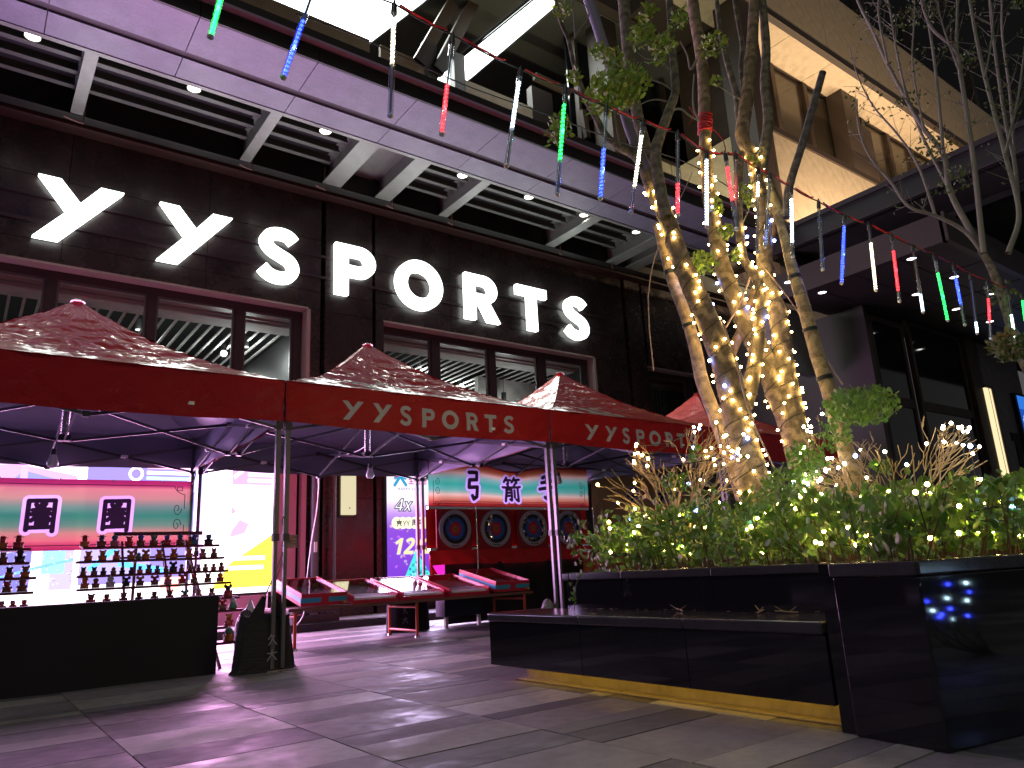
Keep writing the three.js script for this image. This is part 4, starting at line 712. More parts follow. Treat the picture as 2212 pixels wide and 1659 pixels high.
  const ord = ['first', 'second', 'third', 'fourth', 'fifth', 'sixth', 'seventh', 'eighth', 'ninth', 'tenth', 'eleventh', 'twelfth', 'thirteenth', 'fourteenth', 'fifteenth', 'sixteenth', 'seventeenth', 'eighteenth'];
  // px = place along the shelf in the photograph's lower-left quarter, then kind, colour of body, colour of head, size
  const rows = [
    ['top shelf', 1.098, -7.90, [[1350, 'cat', 'black', 'teal', 0.105], [1258, 'cat', 'teal', 'blue', 0.10], [1232, 'round', 'orange', 'brown', 0.08], [1165, 'cat', 'brown', 'teal', 0.10], [1080, 'cat', 'red', 'blue', 0.10], [995, 'bear', 'brown', 'green', 0.10], [910, 'capped', 'brown', 'blue', 0.10], [835, 'bear', 'red', 'red', 0.09], [740, 'capped', 'pink', 'teal', 0.10], [655, 'hatted', 'brown', 'teal', 0.10], [545, 'hatted', 'orange', 'red', 0.10]]],
    ['second shelf', 0.968, -7.75, [[1385, 'bear', 'brown', 'brown', 0.085], [1313, 'bear', 'pink', 'brown', 0.085], [1225, 'bear', 'orange', 'orange', 0.085], [1125, 'bear', 'orange', 'orange', 0.09], [1030, 'bear', 'orange', 'orange', 0.085], [942, 'mouse', 'orange', 'orange', 0.09], [897, 'round', 'green', 'green', 0.06], [848, 'mouse', 'orange', 'orange', 0.085], [752, 'bear', 'orange', 'orange', 0.085], [662, 'bear', 'orange', 'orange', 0.09], [570, 'bear', 'orange', 'orange', 0.085]]],
    ['third shelf', 0.838, -7.60, [[1433, 'capped', 'red', 'brown', 0.07], [1383, 'cat', 'red', 'brown', 0.065], [1330, 'cat', 'brown', 'brown', 0.065], [1285, 'bear', 'brown', 'brown', 0.06], [1230, 'cat', 'brown', 'brown', 0.06], [1175, 'capped', 'brown', 'brown', 0.065], [1120, 'mouse', 'black', 'black', 0.095], [1075, 'round', 'brown', 'red', 0.06], [1018, 'cat', 'brown', 'black', 0.065], [962, 'bear', 'brown', 'brown', 0.075], [905, 'cat', 'orange', 'brown', 0.065], [850, 'cat', 'black', 'black', 0.06], [790, 'round', 'black', 'black', 0.06], [733, 'round', 'brown', 'brown', 0.062], [668, 'cat', 'black', 'brown', 0.065], [607, 'bear', 'brown', 'black', 0.07], [537, 'bear', 'brown', 'black', 0.07]]],
    ['fourth shelf', 0.725, -7.45, [[1425, 'round', 'red', 'orange', 0.085], [1345, 'bear', 'brown', 'brown', 0.085], [1255, 'bear', 'brown', 'red', 0.08], [1180, 'mouse', 'red', 'red', 0.09], [1085, 'mouse', 'pink', 'orange', 0.09], [1000, 'mouse', 'brown', 'red', 0.085], [905, 'mouse', 'brown', 'orange', 0.085], [815, 'mouse', 'black', 'black', 0.085], [712, 'round', 'white', 'white', 0.095], [617, 'capped', 'brown', 'brown', 0.08], [545, 'capped', 'orange', 'orange', 0.09]]],
    ['fifth shelf', 0.588, -7.30, [[1475, 'mouse', 'red', 'black', 0.11], [1370, 'bear', 'pink', 'brown', 0.085], [1285, 'capped', 'pink', 'pink', 0.08], [1195, 'mouse', 'brown', 'green', 0.08], [1097, 'bear', 'red', 'brown', 0.085], [997, 'cat', 'brown', 'brown', 0.085], [897, 'cat', 'black', 'brown', 0.085], [797, 'bear', 'brown', 'brown', 0.085], [687, 'cat', 'red', 'brown', 0.085], [585, 'bear', 'red', 'brown', 0.09]]],
    ['sixth shelf', 0.478, -7.15, [[1507, 'round', 'green', 'white', 0.10], [1440, 'mouse', 'brown', 'red', 0.09]]],
    ['seventh shelf', 0.34, -7.05, [[1480, 'bear', 'red', 'orange', 0.10]]],
    ['lowest shelf', 0.215, -6.95, [[1480, 'round', 'orange', 'green', 0.115]]],
    ['top shelf of the second rack', 1.10, -7.90, [[115, 'hatted', 'red', 'red', 0.105], [12, 'hatted', 'orange', 'red', 0.10]]],
    ['second shelf of the second rack', 0.975, -7.75, [[125, 'capped', 'black', 'black', 0.10], [15, 'cat', 'brown', 'brown', 0.09]]],
    ['third shelf of the second rack', 0.845, -7.60, [[160, 'bear', 'orange', 'brown', 0.09], [55, 'bear', 'brown', 'black', 0.085]]],
    ['fourth shelf of the second rack', 0.725, -7.45, [[140, 'capped', 'brown', 'brown', 0.10], [40, 'bear', 'brown', 'red', 0.09]]],
    ['fifth shelf of the second rack', 0.588, -7.30, [[152, 'cat', 'pink', 'red', 0.075], [78, 'cat', 'red', 'pink', 0.075], [6, 'cat', 'pink', 'pink', 0.075]]],
  ];
  for (const [where, y, z, list] of rows) list.forEach(([px, kind, bc, hc, size], i) => {
    let yd = 1150; while (yd < 1420 && onZ(px / 3, yd, z).y > y) yd++;
    const x = onZ(px / 3, yd, z).x, one = list.length === 1;
    const two = bc === hc ? bc : bc + ' and ' + hc;
    const t = thing('animal_figurine', `${two} ${word[kind]} figurine${one ? ' alone' : ', ' + ord[i]} ${one ? 'on' : 'from tent pole on'} ${where}`.slice(0, 200), 'figurine', [x, y + 0.001, z], 'figurines on the prize racks');
    t.rotation.y = rr(-0.5, 0.5); t.scale.setScalar(size);
    mesh('body', body, cols[bc], t); mesh('head', heads[kind], cols[hc], t); mesh('arms', arms, cols[bc], t);
  });
}
// black bag hung on the tent pole
{
  const t = thing('black_weight_bag', 'black cloth weight bag tied to the tent pole, grey characters on it', 'bag', [2.10, 0, -6.32]);
  const cloth = std(0.014, 0.014, 0.016, 0.75, { bumpMap: crumple, bumpScale: 0.01 });
  const outline = (k, d) => { const a = []; for (let i = 0; i <= 28; i++) { const th = i / 28 * Math.PI * 2; a.push(V(Math.cos(th) * (0.245 - k * 0.05) * (1 + 0.03 * Math.sin(th * 5 + k * 3)), 0, Math.sin(th) * d)); } return a; };
  mesh('body', sheet((u, v) => { const th = u * Math.PI * 2, s = 0.25 - 0.045 * v + 0.008 * Math.sin(th * 6 + v * 4), dz = 0.09 * (1 - 0.25 * v) + 0.01 * Math.sin(th * 9), fl = v < 0.06 ? 0.02 : 0; return V(Math.sign(Math.cos(th)) * Math.pow(Math.abs(Math.cos(th)), 0.5) * (s + fl), 0.002 + 0.42 * v + (v > 0.9 ? 0.015 * Math.sin(th * 3) : 0), Math.sin(th) * dz); }, 56, 16), cloth, t);
  mesh('filling', new THREE.SphereGeometry(0.17, 16, 8).scale(1.05, 0.35, 0.42).translate(0, 0.395, 0), M.clothBlack, t);
  mesh('handle', [sheet((u, v) => V(-0.17 + u * 0.14 + v * (0.13 - u * 0.1), 0.39 + v * 0.20, 0.05 - 0.02 * v + 0.004 * Math.sin(u * 6)), 4, 8), sheet((u, v) => V(0.06 + u * 0.12 - v * (0.05 + u * 0.06), 0.39 + v * 0.20, 0.05 - 0.02 * v), 4, 8), sheet((u, v) => V(-0.12 + u * 0.10 + v * (0.10 - u * 0.08), 0.39 + v * 0.17, -0.05), 4, 8)], cloth, t);
  mesh('rope', [wire([V(-0.02, 0.58, 0.03), V(0.06, 0.78, 0.05), V(0.12, 0.98, 0.08)], 0.006), wire([V(0.03, 0.58, 0.03), V(0.09, 0.8, 0.06), V(0.14, 1.0, 0.08)], 0.006), wire([V(0.12, 0.98, 0.08), V(0.11, 1.12, 0.09), V(0.13, 1.2, 0.1), V(0.10, 1.23, 0.1), V(0.085, 1.19, 0.1), V(0.09, 1.16, 0.1)], 0.007)], M.rope, t);
  mesh('rope_wrap', Array.from({ length: 6 }, (_, i) => new THREE.TorusGeometry(0.065, 0.007, 5, 16).scale(1, 0.7, 1).rotateX(Math.PI / 2 + rr(-0.15, 0.15)).translate(0.17, 0.98 + i * 0.018, 0.06)), M.rope, t);
  const c = canvas(128, 256), g = c.getContext('2d'); brush(g, 'jiu', 18, 14, 92, 100, 8, '#9a9ca0'); brush(g, 'da', 18, 136, 92, 100, 8, '#9a9ca0');
  mesh('print', new THREE.PlaneGeometry(0.125, 0.25).translate(0.03, 0.185, 0.112), std(1, 1, 1, 0.8, { map: canvasTex(c), transparent: true, alphaTest: 0.4 }), t);
  const s = thing('stuffed_sack', 'bulging dark sack behind the lowest figurines beside the bag', 'sack', [2.17, 0, -7.0]);
  mesh('body', new THREE.SphereGeometry(0.12, 18, 14).scale(0.95, 2.0, 0.9).translate(0, 0.24, 0), std(0.05, 0.04, 0.05, 0.4, { bumpMap: crumple, bumpScale: 0.02 }), s); mesh('knot', new THREE.ConeGeometry(0.06, 0.14, 9).translate(0.02, 0.50, 0), std(0.5, 0.45, 0.5, 0.35), s);
}

// ------------------------------------------------------------------ archery stall under the third tent
{
  const Z = -8.86, x0 = 5.16, x1 = 8.14, w = x1 - x0, y0 = 1.60, h = 0.62;
  const tex = bannerTex([['gong', 5.905 - x0, h - (1.915 - y0), 0.28, 0.45, 0.056], ['jian', 6.60 - x0, h - (1.905 - y0), 0.37, 0.45, 0.044], ['shou', 7.30 - x0, h - (1.915 - y0), 0.35, 0.46, 0.056]], w, h, { bands: [[0, '#a8402c'], [0.12, '#b87448'], [0.22, '#e6d0ae'], [0.32, '#86cbaa'], [0.48, '#34b48c'], [0.62, '#66be9c'], [0.73, '#dccca4'], [0.84, '#c4805a'], [0.93, '#a84030'], [1, '#981c20']], line: 0.88, halo: '#c8baf2' });
  const b = thing('archery_banner', 'green striped banner with three black characters above the archery targets', 'banner');
  mesh('fabric', sheet((u, v) => { const cut = 0.10 * Math.exp(-Math.pow((u - 0.49) / 0.16, 2)) * v; return V(x0 + w * u, y0 + h * v - cut, Z + 0.015 * perlin.noise(u * 9, v * 3, 1) + 0.02 * Math.sin(u * 7) * v); }, 48, 14), new THREE.MeshPhysicalMaterial({ map: tex, roughness: 0.85, transmission: 0.5, thickness: 0, side: THREE.DoubleSide }), b);
  mesh('edge_tape', wire([V(x0, y0 + h, Z), V(6.0, y0 + h - 0.005, Z), V(6.62, y0 + h - 0.10, Z), V(7.2, y0 + h - 0.01, Z), V(x1, y0 + h, Z)], 0.012), M.redValance, b);
  const t = thing('archery_stand', 'red archery stand with cloth skirt and black drape behind the game tables', 'game stand');
  mesh('red_cloth', [sheet((u, v) => V(x0 + w * u, 0.80 + 0.24 * v + 0.012 * Math.sin(u * 9), Z - 0.02 + 0.02 * perlin.noise(u * 14, v * 2, 3) + 0.014 * Math.sin(u * 60 + v * 3) * (1 - v)), 90, 8), sheet((u, v) => V(x0 + w * u, 1.0 + 0.62 * v, Z - 0.09 + 0.006 * Math.sin(u * 70)), 90, 3), sheet((u, v) => V(x0 - 0.02 + 0.34 * u * (1 - v) , 0.45 + 0.5 * v - 0.1 * u, Z + 0.02 + 0.02 * Math.sin(u * 8)), 10, 6)], M.redCloth, t);
  mesh('black_drape', sheet((u, v) => V(5.42 + (x1 - 5.42) * u, 0.02 + 0.80 * v, Z - 0.05 + 0.02 * Math.sin(u * 40)), 80, 3), M.clothBlack, t);
  mesh('post', [5.90, 7.30, 8.16].map((x) => rod(V(x, 0, Z + 0.06), V(x, 1.6, Z + 0.06), 0.012)).concat([box(x0, 1.565, Z - 0.06, x1, 1.60, Z - 0.01), box(x0, 1.00, Z - 0.05, x1, 1.03, Z + 0.01)]), M.chrome, t);
  const face = (() => { const c = canvas(512, 512), g = c.getContext('2d'); g.fillStyle = '#9a9ca6'; g.fillRect(0, 0, 512, 512); for (const [r, col] of [[256, '#a2a4ae'], [200, '#14161c'], [152, '#1d4f9c'], [132, '#225ab0'], [98, '#a81e30'], [76, '#b4283c'], [46, '#a8622c'], [26, '#b4742e']]) { g.fillStyle = col; g.beginPath(); g.arc(256, 256, r, 0, 7); g.fill(); } g.fillStyle = '#1a1010'; g.font = 'bold 54px sans-serif'; g.textAlign = 'center'; g.fillText('10', 256, 276); g.fillStyle = '#202028'; g.font = 'italic bold 26px serif'; g.lineWidth = 5; g.strokeStyle = '#202028'; g.beginPath(); for (let i = 0; i < 60; i++) g.lineTo(190 + i * 2.2, 482 + Math.sin(i * 0.9) * 7 - (i < 6 ? 10 : 0)); g.stroke(); g.fillStyle = '#b8c4d8'; g.font = 'bold 20px sans-serif'; for (const [n, r] of [[9, 88], [8, 120], [7, 146], [6, 178]]) g.fillText(String(n), 256 - r * 0.6, 256 - r * 0.75); return canvasTex(c); })();
  const faceMat = std(1, 1, 1, 0.5, { map: face }), foil = std(0.75, 0.68, 0.5, 0.12, { metalness: 0.7, flatShading: true });
  const place = ['with a clean face, nearest the poster screen', 'second along, torn film down its side', 'third along, face under crumpled film', 'behind the front tent pole, film down its middle'];
  [5.55, 6.245, 6.935, 7.64].forEach((x, i) => {
    const a = thing('archery_target', 'round blue and red archery target ' + place[i], 'target', [x, 1.285, Z + 0.03], 'four archery targets in a row');
    mesh('board', rbox(-0.29, -0.285, -0.035, 0.29, 0.275, 0, 0.01), M.redBoard, a);
    mesh('target_face', (() => { const q = new THREE.CylinderGeometry(0.262, 0.262, 0.02, 40).rotateX(Math.PI / 2).translate(0, 0, 0.012), uv = q.attributes.uv, p = q.attributes.position; for (let k = 0; k < uv.count; k++) uv.setXY(k, 0.5 + p.getX(k) / 0.524, 0.5 + p.getY(k) / 0.524); return q; })(), faceMat, a);
    if (i) { // crumpled clear film: a few glinting folds
      const parts = []; for (let k = 0; k < [0, 16, 34, 20][i]; k++) { const th = rr(0, 6.28), rad = [0, 0.15, 0.19, 0.12][i] + rr(-0.05, 0.05), cx = i === 1 ? -0.12 + rr(-0.05, 0.05) : i === 3 ? 0.02 + rr(-0.03, 0.14) : Math.cos(th) * rad, cy = i === 1 ? rr(-0.2, 0.2) : i === 3 ? rr(-0.22, 0.22) : Math.sin(th) * rad; parts.push(new THREE.OctahedronGeometry(rr(0.008, 0.022)).scale(1, rr(1, 2.6), 0.4).rotateZ(rr(0, 3)).translate(cx, cy, 0.03)); }
      mesh('torn_film', parts, foil, a);
    }
  });
  const n = thing('tan_banner', 'tan banner with black strokes behind the bare twigs under the last tent', 'banner');
  const tx = bannerTex([['yun', 0.98, 0.36, 0.36, 0.44, 0.045], ['da', 1.7, 0.36, 0.36, 0.44, 0.045]], 2.8, 1.2, { bands: [[0, '#a98a66'], [0.3, '#b89a74'], [0.7, '#b08c6a'], [1, '#9a7058']], line: 0.60, halo: '#bcaee6' });
  mesh('fabric', sheet((u, v) => V(8.26 + 2.8 * u, 0.95 + 1.2 * v, -8.9 + 0.03 * perlin.noise(u * 6, v * 4, 8) + 0.02 * Math.sin(u * 12)), 36, 14), std(1, 1, 1, 0.75, { map: tx }), n);
  mesh('rope', [wire([V(8.26, 2.12, -8.9), V(8.2, 2.2, -9.1)], 0.005), wire([V(8.26, 1.0, -8.9), V(8.2, 0.9, -9.0)], 0.005)], M.rope, n);
  const p = thing('game_poster', 'orange to green poster panel standing between tent pole and planter', 'poster board');
  const pc = canvas(256, 256), g = pc.getContext('2d'), gr = g.createLinearGradient(0, 0, 0, 256); gr.addColorStop(0, '#a83a2c'); gr.addColorStop(0.3, '#c8682c'); gr.addColorStop(0.52, '#b08a3a'); gr.addColorStop(0.6, '#4d9a2c'); gr.addColorStop(1, '#2c8a24'); g.fillStyle = gr; g.fillRect(0, 0, 256, 256); g.strokeStyle = '#571c20'; g.lineWidth = 4; g.beginPath(); g.moveTo(0, 70); g.quadraticCurveTo(40, 60, 50, 20); g.lineTo(240, 16); g.stroke(); for (let i = 0; i < 6; i++) { g.strokeRect(70 + i * 28, 36, 16, 18); g.beginPath(); g.moveTo(68 + i * 28, 45); g.lineTo(88 + i * 28, 45); g.stroke(); } g.fillStyle = '#8a6a5c'; g.beginPath(); g.ellipse(90, 120, 26, 34, 0, 0, 7); g.fill();
  mesh('board', (() => { const q = box(7.55, 0.02, -8.44, 8.7, 0.80, -8.40); const uv = q.attributes.uv, pp = q.attributes.position; for (let i = 0; i < uv.count; i++) uv.setXY(i, (pp.getX(i) - 7.55) / 1.15, pp.getY(i) / 0.8); return q; })(), std(1, 1, 1, 0.5, { map: canvasTex(pc) }), p);
  mesh('stand', [bar(V(7.7, 0, -8.7), V(7.7, 0.6, -8.45), 0.02), bar(V(8.5, 0, -8.7), V(8.5, 0.6, -8.45), 0.02)], M.nylon, p);
  const bg = thing('bag_at_pole', 'grey bundled bag lying at the foot of the second tent pole', 'bag', [5.06, 0, -6.25]);
  mesh('body', new THREE.SphereGeometry(0.11, 16, 12).scale(1.0, 1.7, 0.7).translate(0, 0.18, 0), std(0.06, 0.06, 0.065, 0.6, { bumpMap: crumple, bumpScale: 0.02 }), bg); mesh('plastic', new THREE.SphereGeometry(0.07, 12, 9).scale(0.9, 1.2, 0.6).translate(-0.06, 0.30, 0.06), std(0.2, 0.19, 0.22, 0.3, { bumpMap: crumple, bumpScale: 0.03 }), bg);
}
// long folding tables with five tilted marble-game boxes
{
  const t = thing('game_table', 'low plank table on orange tube trestles under the marble game boxes', 'table');
  mesh('table_top', rbox(2.80, 0.385, -8.60, 6.0, 0.42, -7.70, 0.006), M.woodBoard, t);
  mesh('rear_rail', box(2.85, 0.42, -8.56, 5.98, 0.60, -8.50), M.woodBoard, t);
  for (const x of [2.885, 4.32, 5.88]) {
    const L = mesh('trestle', [rod(V(x, 0.015, -7.74), V(x, 0.385, -7.74), 0.017), rod(V(x, 0.015, -8.42), V(x, 0.385, -8.42), 0.017), rod(V(x, 0.335, -7.74), V(x, 0.335, -8.42), 0.014), rod(V(x, 0.075, -7.74), V(x, 0.075, -8.42), 0.014)], M.orangePaint, t);
    mesh('foot', [new THREE.CylinderGeometry(0.026, 0.03, 0.02, 12).translate(x, 0.01, -7.74), new THREE.CylinderGeometry(0.026, 0.03, 0.02, 12).translate(x, 0.01, -8.42)], M.chrome, L);
  }
  const xs = [[2.925, 3.445, 0], [3.50, 4.06, 1], [4.11, 4.68, 1], [4.735, 5.32, 1], [5.405, 5.94, 0]];
  const names = ['marble game box nearest the black bag, with red and blue striped sides', 'shallow marble game box with a white front ledge beside the striped box', 'middle marble game box reflecting the purple poster light', 'shallow marble game box between the middle one and the far striped box', 'far marble game box with blue striped sides before the black drape'];
  xs.forEach(([a, b, low], i) => {
    const w = b - a, d = 0.85, h = 0.125, g = thing('marble_game_box', names[i], 'game box', [(a + b) / 2, 0.432 - low * 0.02, -7.71], 'five tilted game boxes on the table');
    g.rotation.x = 0.205; const X = w / 2 - 0.004, hh = low ? 0.10 : h;
    mesh('side_panel', box(-X, 0, -d, -X + 0.016, hh, 0), M.redPaint, g); mesh('side_panel', box(X - 0.016, 0, -d, X, hh, 0), M.redPaint, g);
    mesh('back_panel', box(-X + 0.017, 0, -d, X - 0.017, hh, -d + 0.016), M.redPaint, g); mesh('front_panel', box(-X + 0.017, 0, -0.016, X - 0.017, low ? 0.045 : hh, 0), M.redPaint, g);
    mesh('play_field', box(-X + 0.017, 0.02, -d + 0.017, X - 0.017, 0.03, -0.017), M.boxFloor, g);
    if (!low) {
      mesh('stripe', [box(-X - 0.003, 0.035, -d, -X - 0.0002, 0.085, 0.0), box(-X + 0.0, 0.035, 0.0002, -X + w * 0.42, 0.085, 0.003), box(X - w * 0.40, 0.035, 0.0002, X, 0.085, 0.003)], M.bluePaint, g);
      mesh('knob', rod(V(X - 0.04, 0.03, 0), V(X - 0.04, 0.03, 0.05), 0.016), std(0.5, 0.3, 0.05, 0.4), g);
      mesh('rim', [box(-X - 0.002, hh, -d, -X + 0.02, hh + 0.008, 0.002), box(X - 0.02, hh, -d, X + 0.002, hh + 0.008, 0.002)], M.redPaint, g);
    } else mesh('front_ledge', box(-X + 0.05, 0.046, -0.10, X - 0.02, 0.064, -0.02), M.white, g);
    mesh('cover_glass', box(-X + 0.018, hh - 0.014, -d + 0.02, X - 0.018, hh - 0.009, low ? -0.11 : -0.02), M.glass, g);
    mesh('divider', [0.3, 0.5, 0.7].map((k) => box(-X + w * k, 0.031, -0.12, -X + w * k + 0.006, 0.05, -0.02)), M.woodBoard, g);
    mesh('corner_block', [box(-X + 0.02, 0.031, -d + 0.02, -X + 0.10, 0.06, -d + 0.09), box(X - 0.10, 0.031, -d + 0.02, X - 0.02, 0.06, -d + 0.09)], std(0.42, 0.32, 0.08, 0.5), g);
  });
  // clutter behind and under the table
  const b2 = thing('second_weight_bag', 'second black weight bag with grey characters under the middle of the table', 'bag', [4.75, 0.0, -8.75]);
  mesh('body', sheet((u, v) => { const th = u * Math.PI * 2; return V(Math.sign(Math.cos(th)) * Math.pow(Math.abs(Math.cos(th)), 0.6) * (0.30 - 0.02 * v + 0.008 * Math.sin(th * 7)), 0.004 + 0.40 * v, Math.sin(th) * 0.14); }, 48, 10), M.clothBlack, b2);
  const c = canvas(128, 256), g = c.getContext('2d'); brush(g, 'jiu', 18, 14, 92, 100, 8, '#84868c'); brush(g, 'da', 18, 136, 92, 100, 8, '#84868c');
  mesh('print', new THREE.PlaneGeometry(0.12, 0.24).translate(-0.12, 0.20, 0.152), std(1, 1, 1, 0.8, { map: canvasTex(c), transparent: true, alphaTest: 0.4 }), b2);
  const cr = thing('stacked_crates', 'dark plastic crates with bright bits under the table by the poster', 'crates', [4.25, 0.105, -10.75]);
  for (let i = 0; i < 3; i++) mesh('crate', [box(-0.35, i * 0.13, -0.2, 0.35, i * 0.13 + 0.02, 0.2), box(-0.35, i * 0.13 + 0.02, 0.18, 0.35, i * 0.13 + 0.11, 0.2), box(-0.35, i * 0.13 + 0.02, -0.2, -0.33, i * 0.13 + 0.11, 0.18), box(0.33, i * 0.13 + 0.02, -0.2, 0.35, i * 0.13 + 0.11, 0.18)], M.nylon, cr);
  mesh('contents', Array.from({ length: 14 }, () => new THREE.BoxGeometry(rr(0.04, 0.16), 0.03, rr(0.04, 0.1)).rotateY(rr(0, 3)).translate(rr(-0.28, 0.28), rr(0.04, 0.36), rr(-0.1, 0.16))), std(0.5, 0.48, 0.55, 0.3), cr);
  const st = thing('low_stool', 'dark blue box on pale legs behind the table trestles', 'box', [5.45, 0, -8.62]);
  mesh('box_body', rbox(-0.28, 0.14, -0.14, 0.34, 0.40, 0.10, 0.01), std(0.012, 0.016, 0.05, 0.5), st); mesh('leg', [box(-0.25, 0, 0.02, -0.21, 0.14, 0.06)], M.white, st); mesh('leg', [box(0.26, 0, 0.02, 0.30, 0.14, 0.06)], M.white, st);
}

// ------------------------------------------------------------------ granite planter with bench
const PTOP = 0.655;
const planter = thing('granite_planter', 'polished black granite planter wall holding the hedge and trees', 'planter');
{
  const P0 = V(2.895, 0, -1.72), P1 = V(2.85, 0, -1.355), dir = V(1, 0, 0.18).normalize();
  // slabs of the back wall behind the bench
  const zs = [-3.88, -3.40, -2.70, -1.73];
  for (let i = 0; i + 1 < zs.length; i++) mesh('wall_slab', box(3.35, 0.0, zs[i] + 0.002, 3.42, PTOP - 0.05, zs[i + 1] - 0.002), M.granite, planter);
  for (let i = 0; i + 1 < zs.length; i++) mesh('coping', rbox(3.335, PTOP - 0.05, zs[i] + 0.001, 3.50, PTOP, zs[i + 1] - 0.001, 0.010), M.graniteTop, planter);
  for (let i = 0; i < 4; i++) { mesh('wall_slab', box(3.36 + i * 1.2, 0, -3.94, 4.56 + i * 1.2 - 0.004, PTOP - 0.05, -3.882), M.granite, planter); mesh('coping', rbox(3.338 + i * 1.2, PTOP - 0.049, -3.96, 4.54 + i * 1.2 - 0.002, PTOP + 0.001, -3.884, 0.01), M.graniteTop, planter); }
  // front block: a short side and a long front
  const wall = (a, b, y0, y1, th, mat, name, proud = 0) => { const d = b.clone().sub(a), L = d.length(), n = V(-d.z, 0, d.x).normalize(); const g = rbox(0, y0, -th, L, y1, proud, 0.008); g.applyMatrix4(new THREE.Matrix4().makeBasis(d.clone().normalize(), V(0, 1, 0), V(-d.z, 0, d.x).normalize().multiplyScalar(1)).setPosition(a)); mesh(name, g, mat, planter); };
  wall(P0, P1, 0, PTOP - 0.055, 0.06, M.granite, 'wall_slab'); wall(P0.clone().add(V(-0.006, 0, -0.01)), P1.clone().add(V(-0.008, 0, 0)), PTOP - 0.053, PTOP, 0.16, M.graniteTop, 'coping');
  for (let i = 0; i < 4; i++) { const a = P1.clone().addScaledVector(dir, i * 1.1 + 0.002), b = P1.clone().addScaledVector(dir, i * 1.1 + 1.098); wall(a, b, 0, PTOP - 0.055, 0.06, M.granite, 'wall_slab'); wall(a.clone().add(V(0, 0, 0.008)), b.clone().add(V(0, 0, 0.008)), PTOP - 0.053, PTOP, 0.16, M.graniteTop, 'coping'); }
  mesh('end_slab', box(2.92, 0, -1.79, 3.345, PTOP - 0.002, -1.728), M.granite, planter);
  const soil = new THREE.Shape([[3.4, 3.9], [3.4, 1.75], [2.95, 1.7], [2.92, 1.42], [7.2, 0.65], [7.9, 0.65], [7.9, 3.9]].map((p) => new THREE.Vector2(...p)));
  mesh('soil', new THREE.ShapeGeometry(soil).rotateX(-Math.PI / 2).translate(0, PTOP - 0.06, 0), M.soil, planter);
  const bench = thing('granite_bench', 'long black granite bench with warm light glowing beneath it', 'bench');
  const bz = [-4.24, -3.33, -2.55, -1.80], th = (z) => 0;
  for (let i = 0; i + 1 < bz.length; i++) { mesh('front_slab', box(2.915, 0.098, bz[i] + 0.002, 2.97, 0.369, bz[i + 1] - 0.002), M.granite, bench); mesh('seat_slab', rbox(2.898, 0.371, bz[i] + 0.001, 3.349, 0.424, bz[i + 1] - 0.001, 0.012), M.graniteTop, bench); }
  mesh('end_slab', box(2.972, 0.098, -4.235, 3.34, 0.370, -4.18), M.granite, bench);
  mesh('underside', box(2.972, 0.100, -4.17, 3.33, 0.14, -1.80), M.plinth, bench);
  mesh('base', rbox(3.10, 0.0, -4.10, 3.33, 0.099, -1.80, 0.004), M.plinth, bench);
  mesh('kerb_strip', rbox(3.02, 0.0, -4.12, 3.098, 0.010, -1.80, 0.003), M.plinth, bench);
  const glowStrip = thing('bench_light_strip', 'amber light strip under the bench overhang', 'light strip');
  mesh('light_strip', box(2.974, 0.090, -4.08, 2.986, 0.0985, -1.82), glow(1, 0.62, 0.10, 2.2), glowStrip);
  const l = new THREE.RectAreaLight(new THREE.Color().setRGB(1, 0.55, 0.05), 7.5, 2.22, 0.02); l.position.set(2.99, 0.086, -2.95); l.rotation.order = 'YXZ'; l.rotation.set(-0.75, -Math.PI / 2, 0, 'YXZ'); glowStrip.add(l);
  // dry litter on the seat
  for (const [x, z, a] of [[3.26, -2.35, 0.4], [3.25, -2.2, 2.0], [3.28, -2.9, 1.1]]) { const q = thing('dry_twig', ['forked dry twig lying on the bench seat before the wall', 'short dry twig on the bench near the planter block', 'dry twig on the bench seat at its middle'][[-2.35, -2.2, -2.9].indexOf(z)], 'twig', [x, 0.426, z]); q.rotation.y = a; mesh('stem', [rod(V(-0.06, 0.004, 0), V(0.05, 0.012, 0.01), 0.003, 0.002, 5), rod(V(0.0, 0.006, 0), V(0.04, 0.035, -0.03), 0.002, 0.001, 5), rod(V(-0.02, 0.006, 0), V(-0.05, 0.03, 0.03), 0.002, 0.001, 5)], M.twig, q); }
  const litter = []; for (let i = 0; i < 60; i++) { const z = rr(-3.8, -1.85); litter.push(new THREE.CircleGeometry(rr(0.008, 0.02), 5).scale(1, 0.6, 1).rotateX(-Math.PI / 2 + rr(-0.2, 0.2)).rotateY(rr(0, 6)).translate(3.34 - Math.abs(rr(0, 1) * rr(0, 0.12)), 0.429, z)); }
  const lt = mesh('fallen_leaves', litter, std(0.12, 0.08, 0.04, 0.9)); tag(lt, 'small dry leaves lying along the back of the bench', 'leaf litter', null, 'stuff');
}

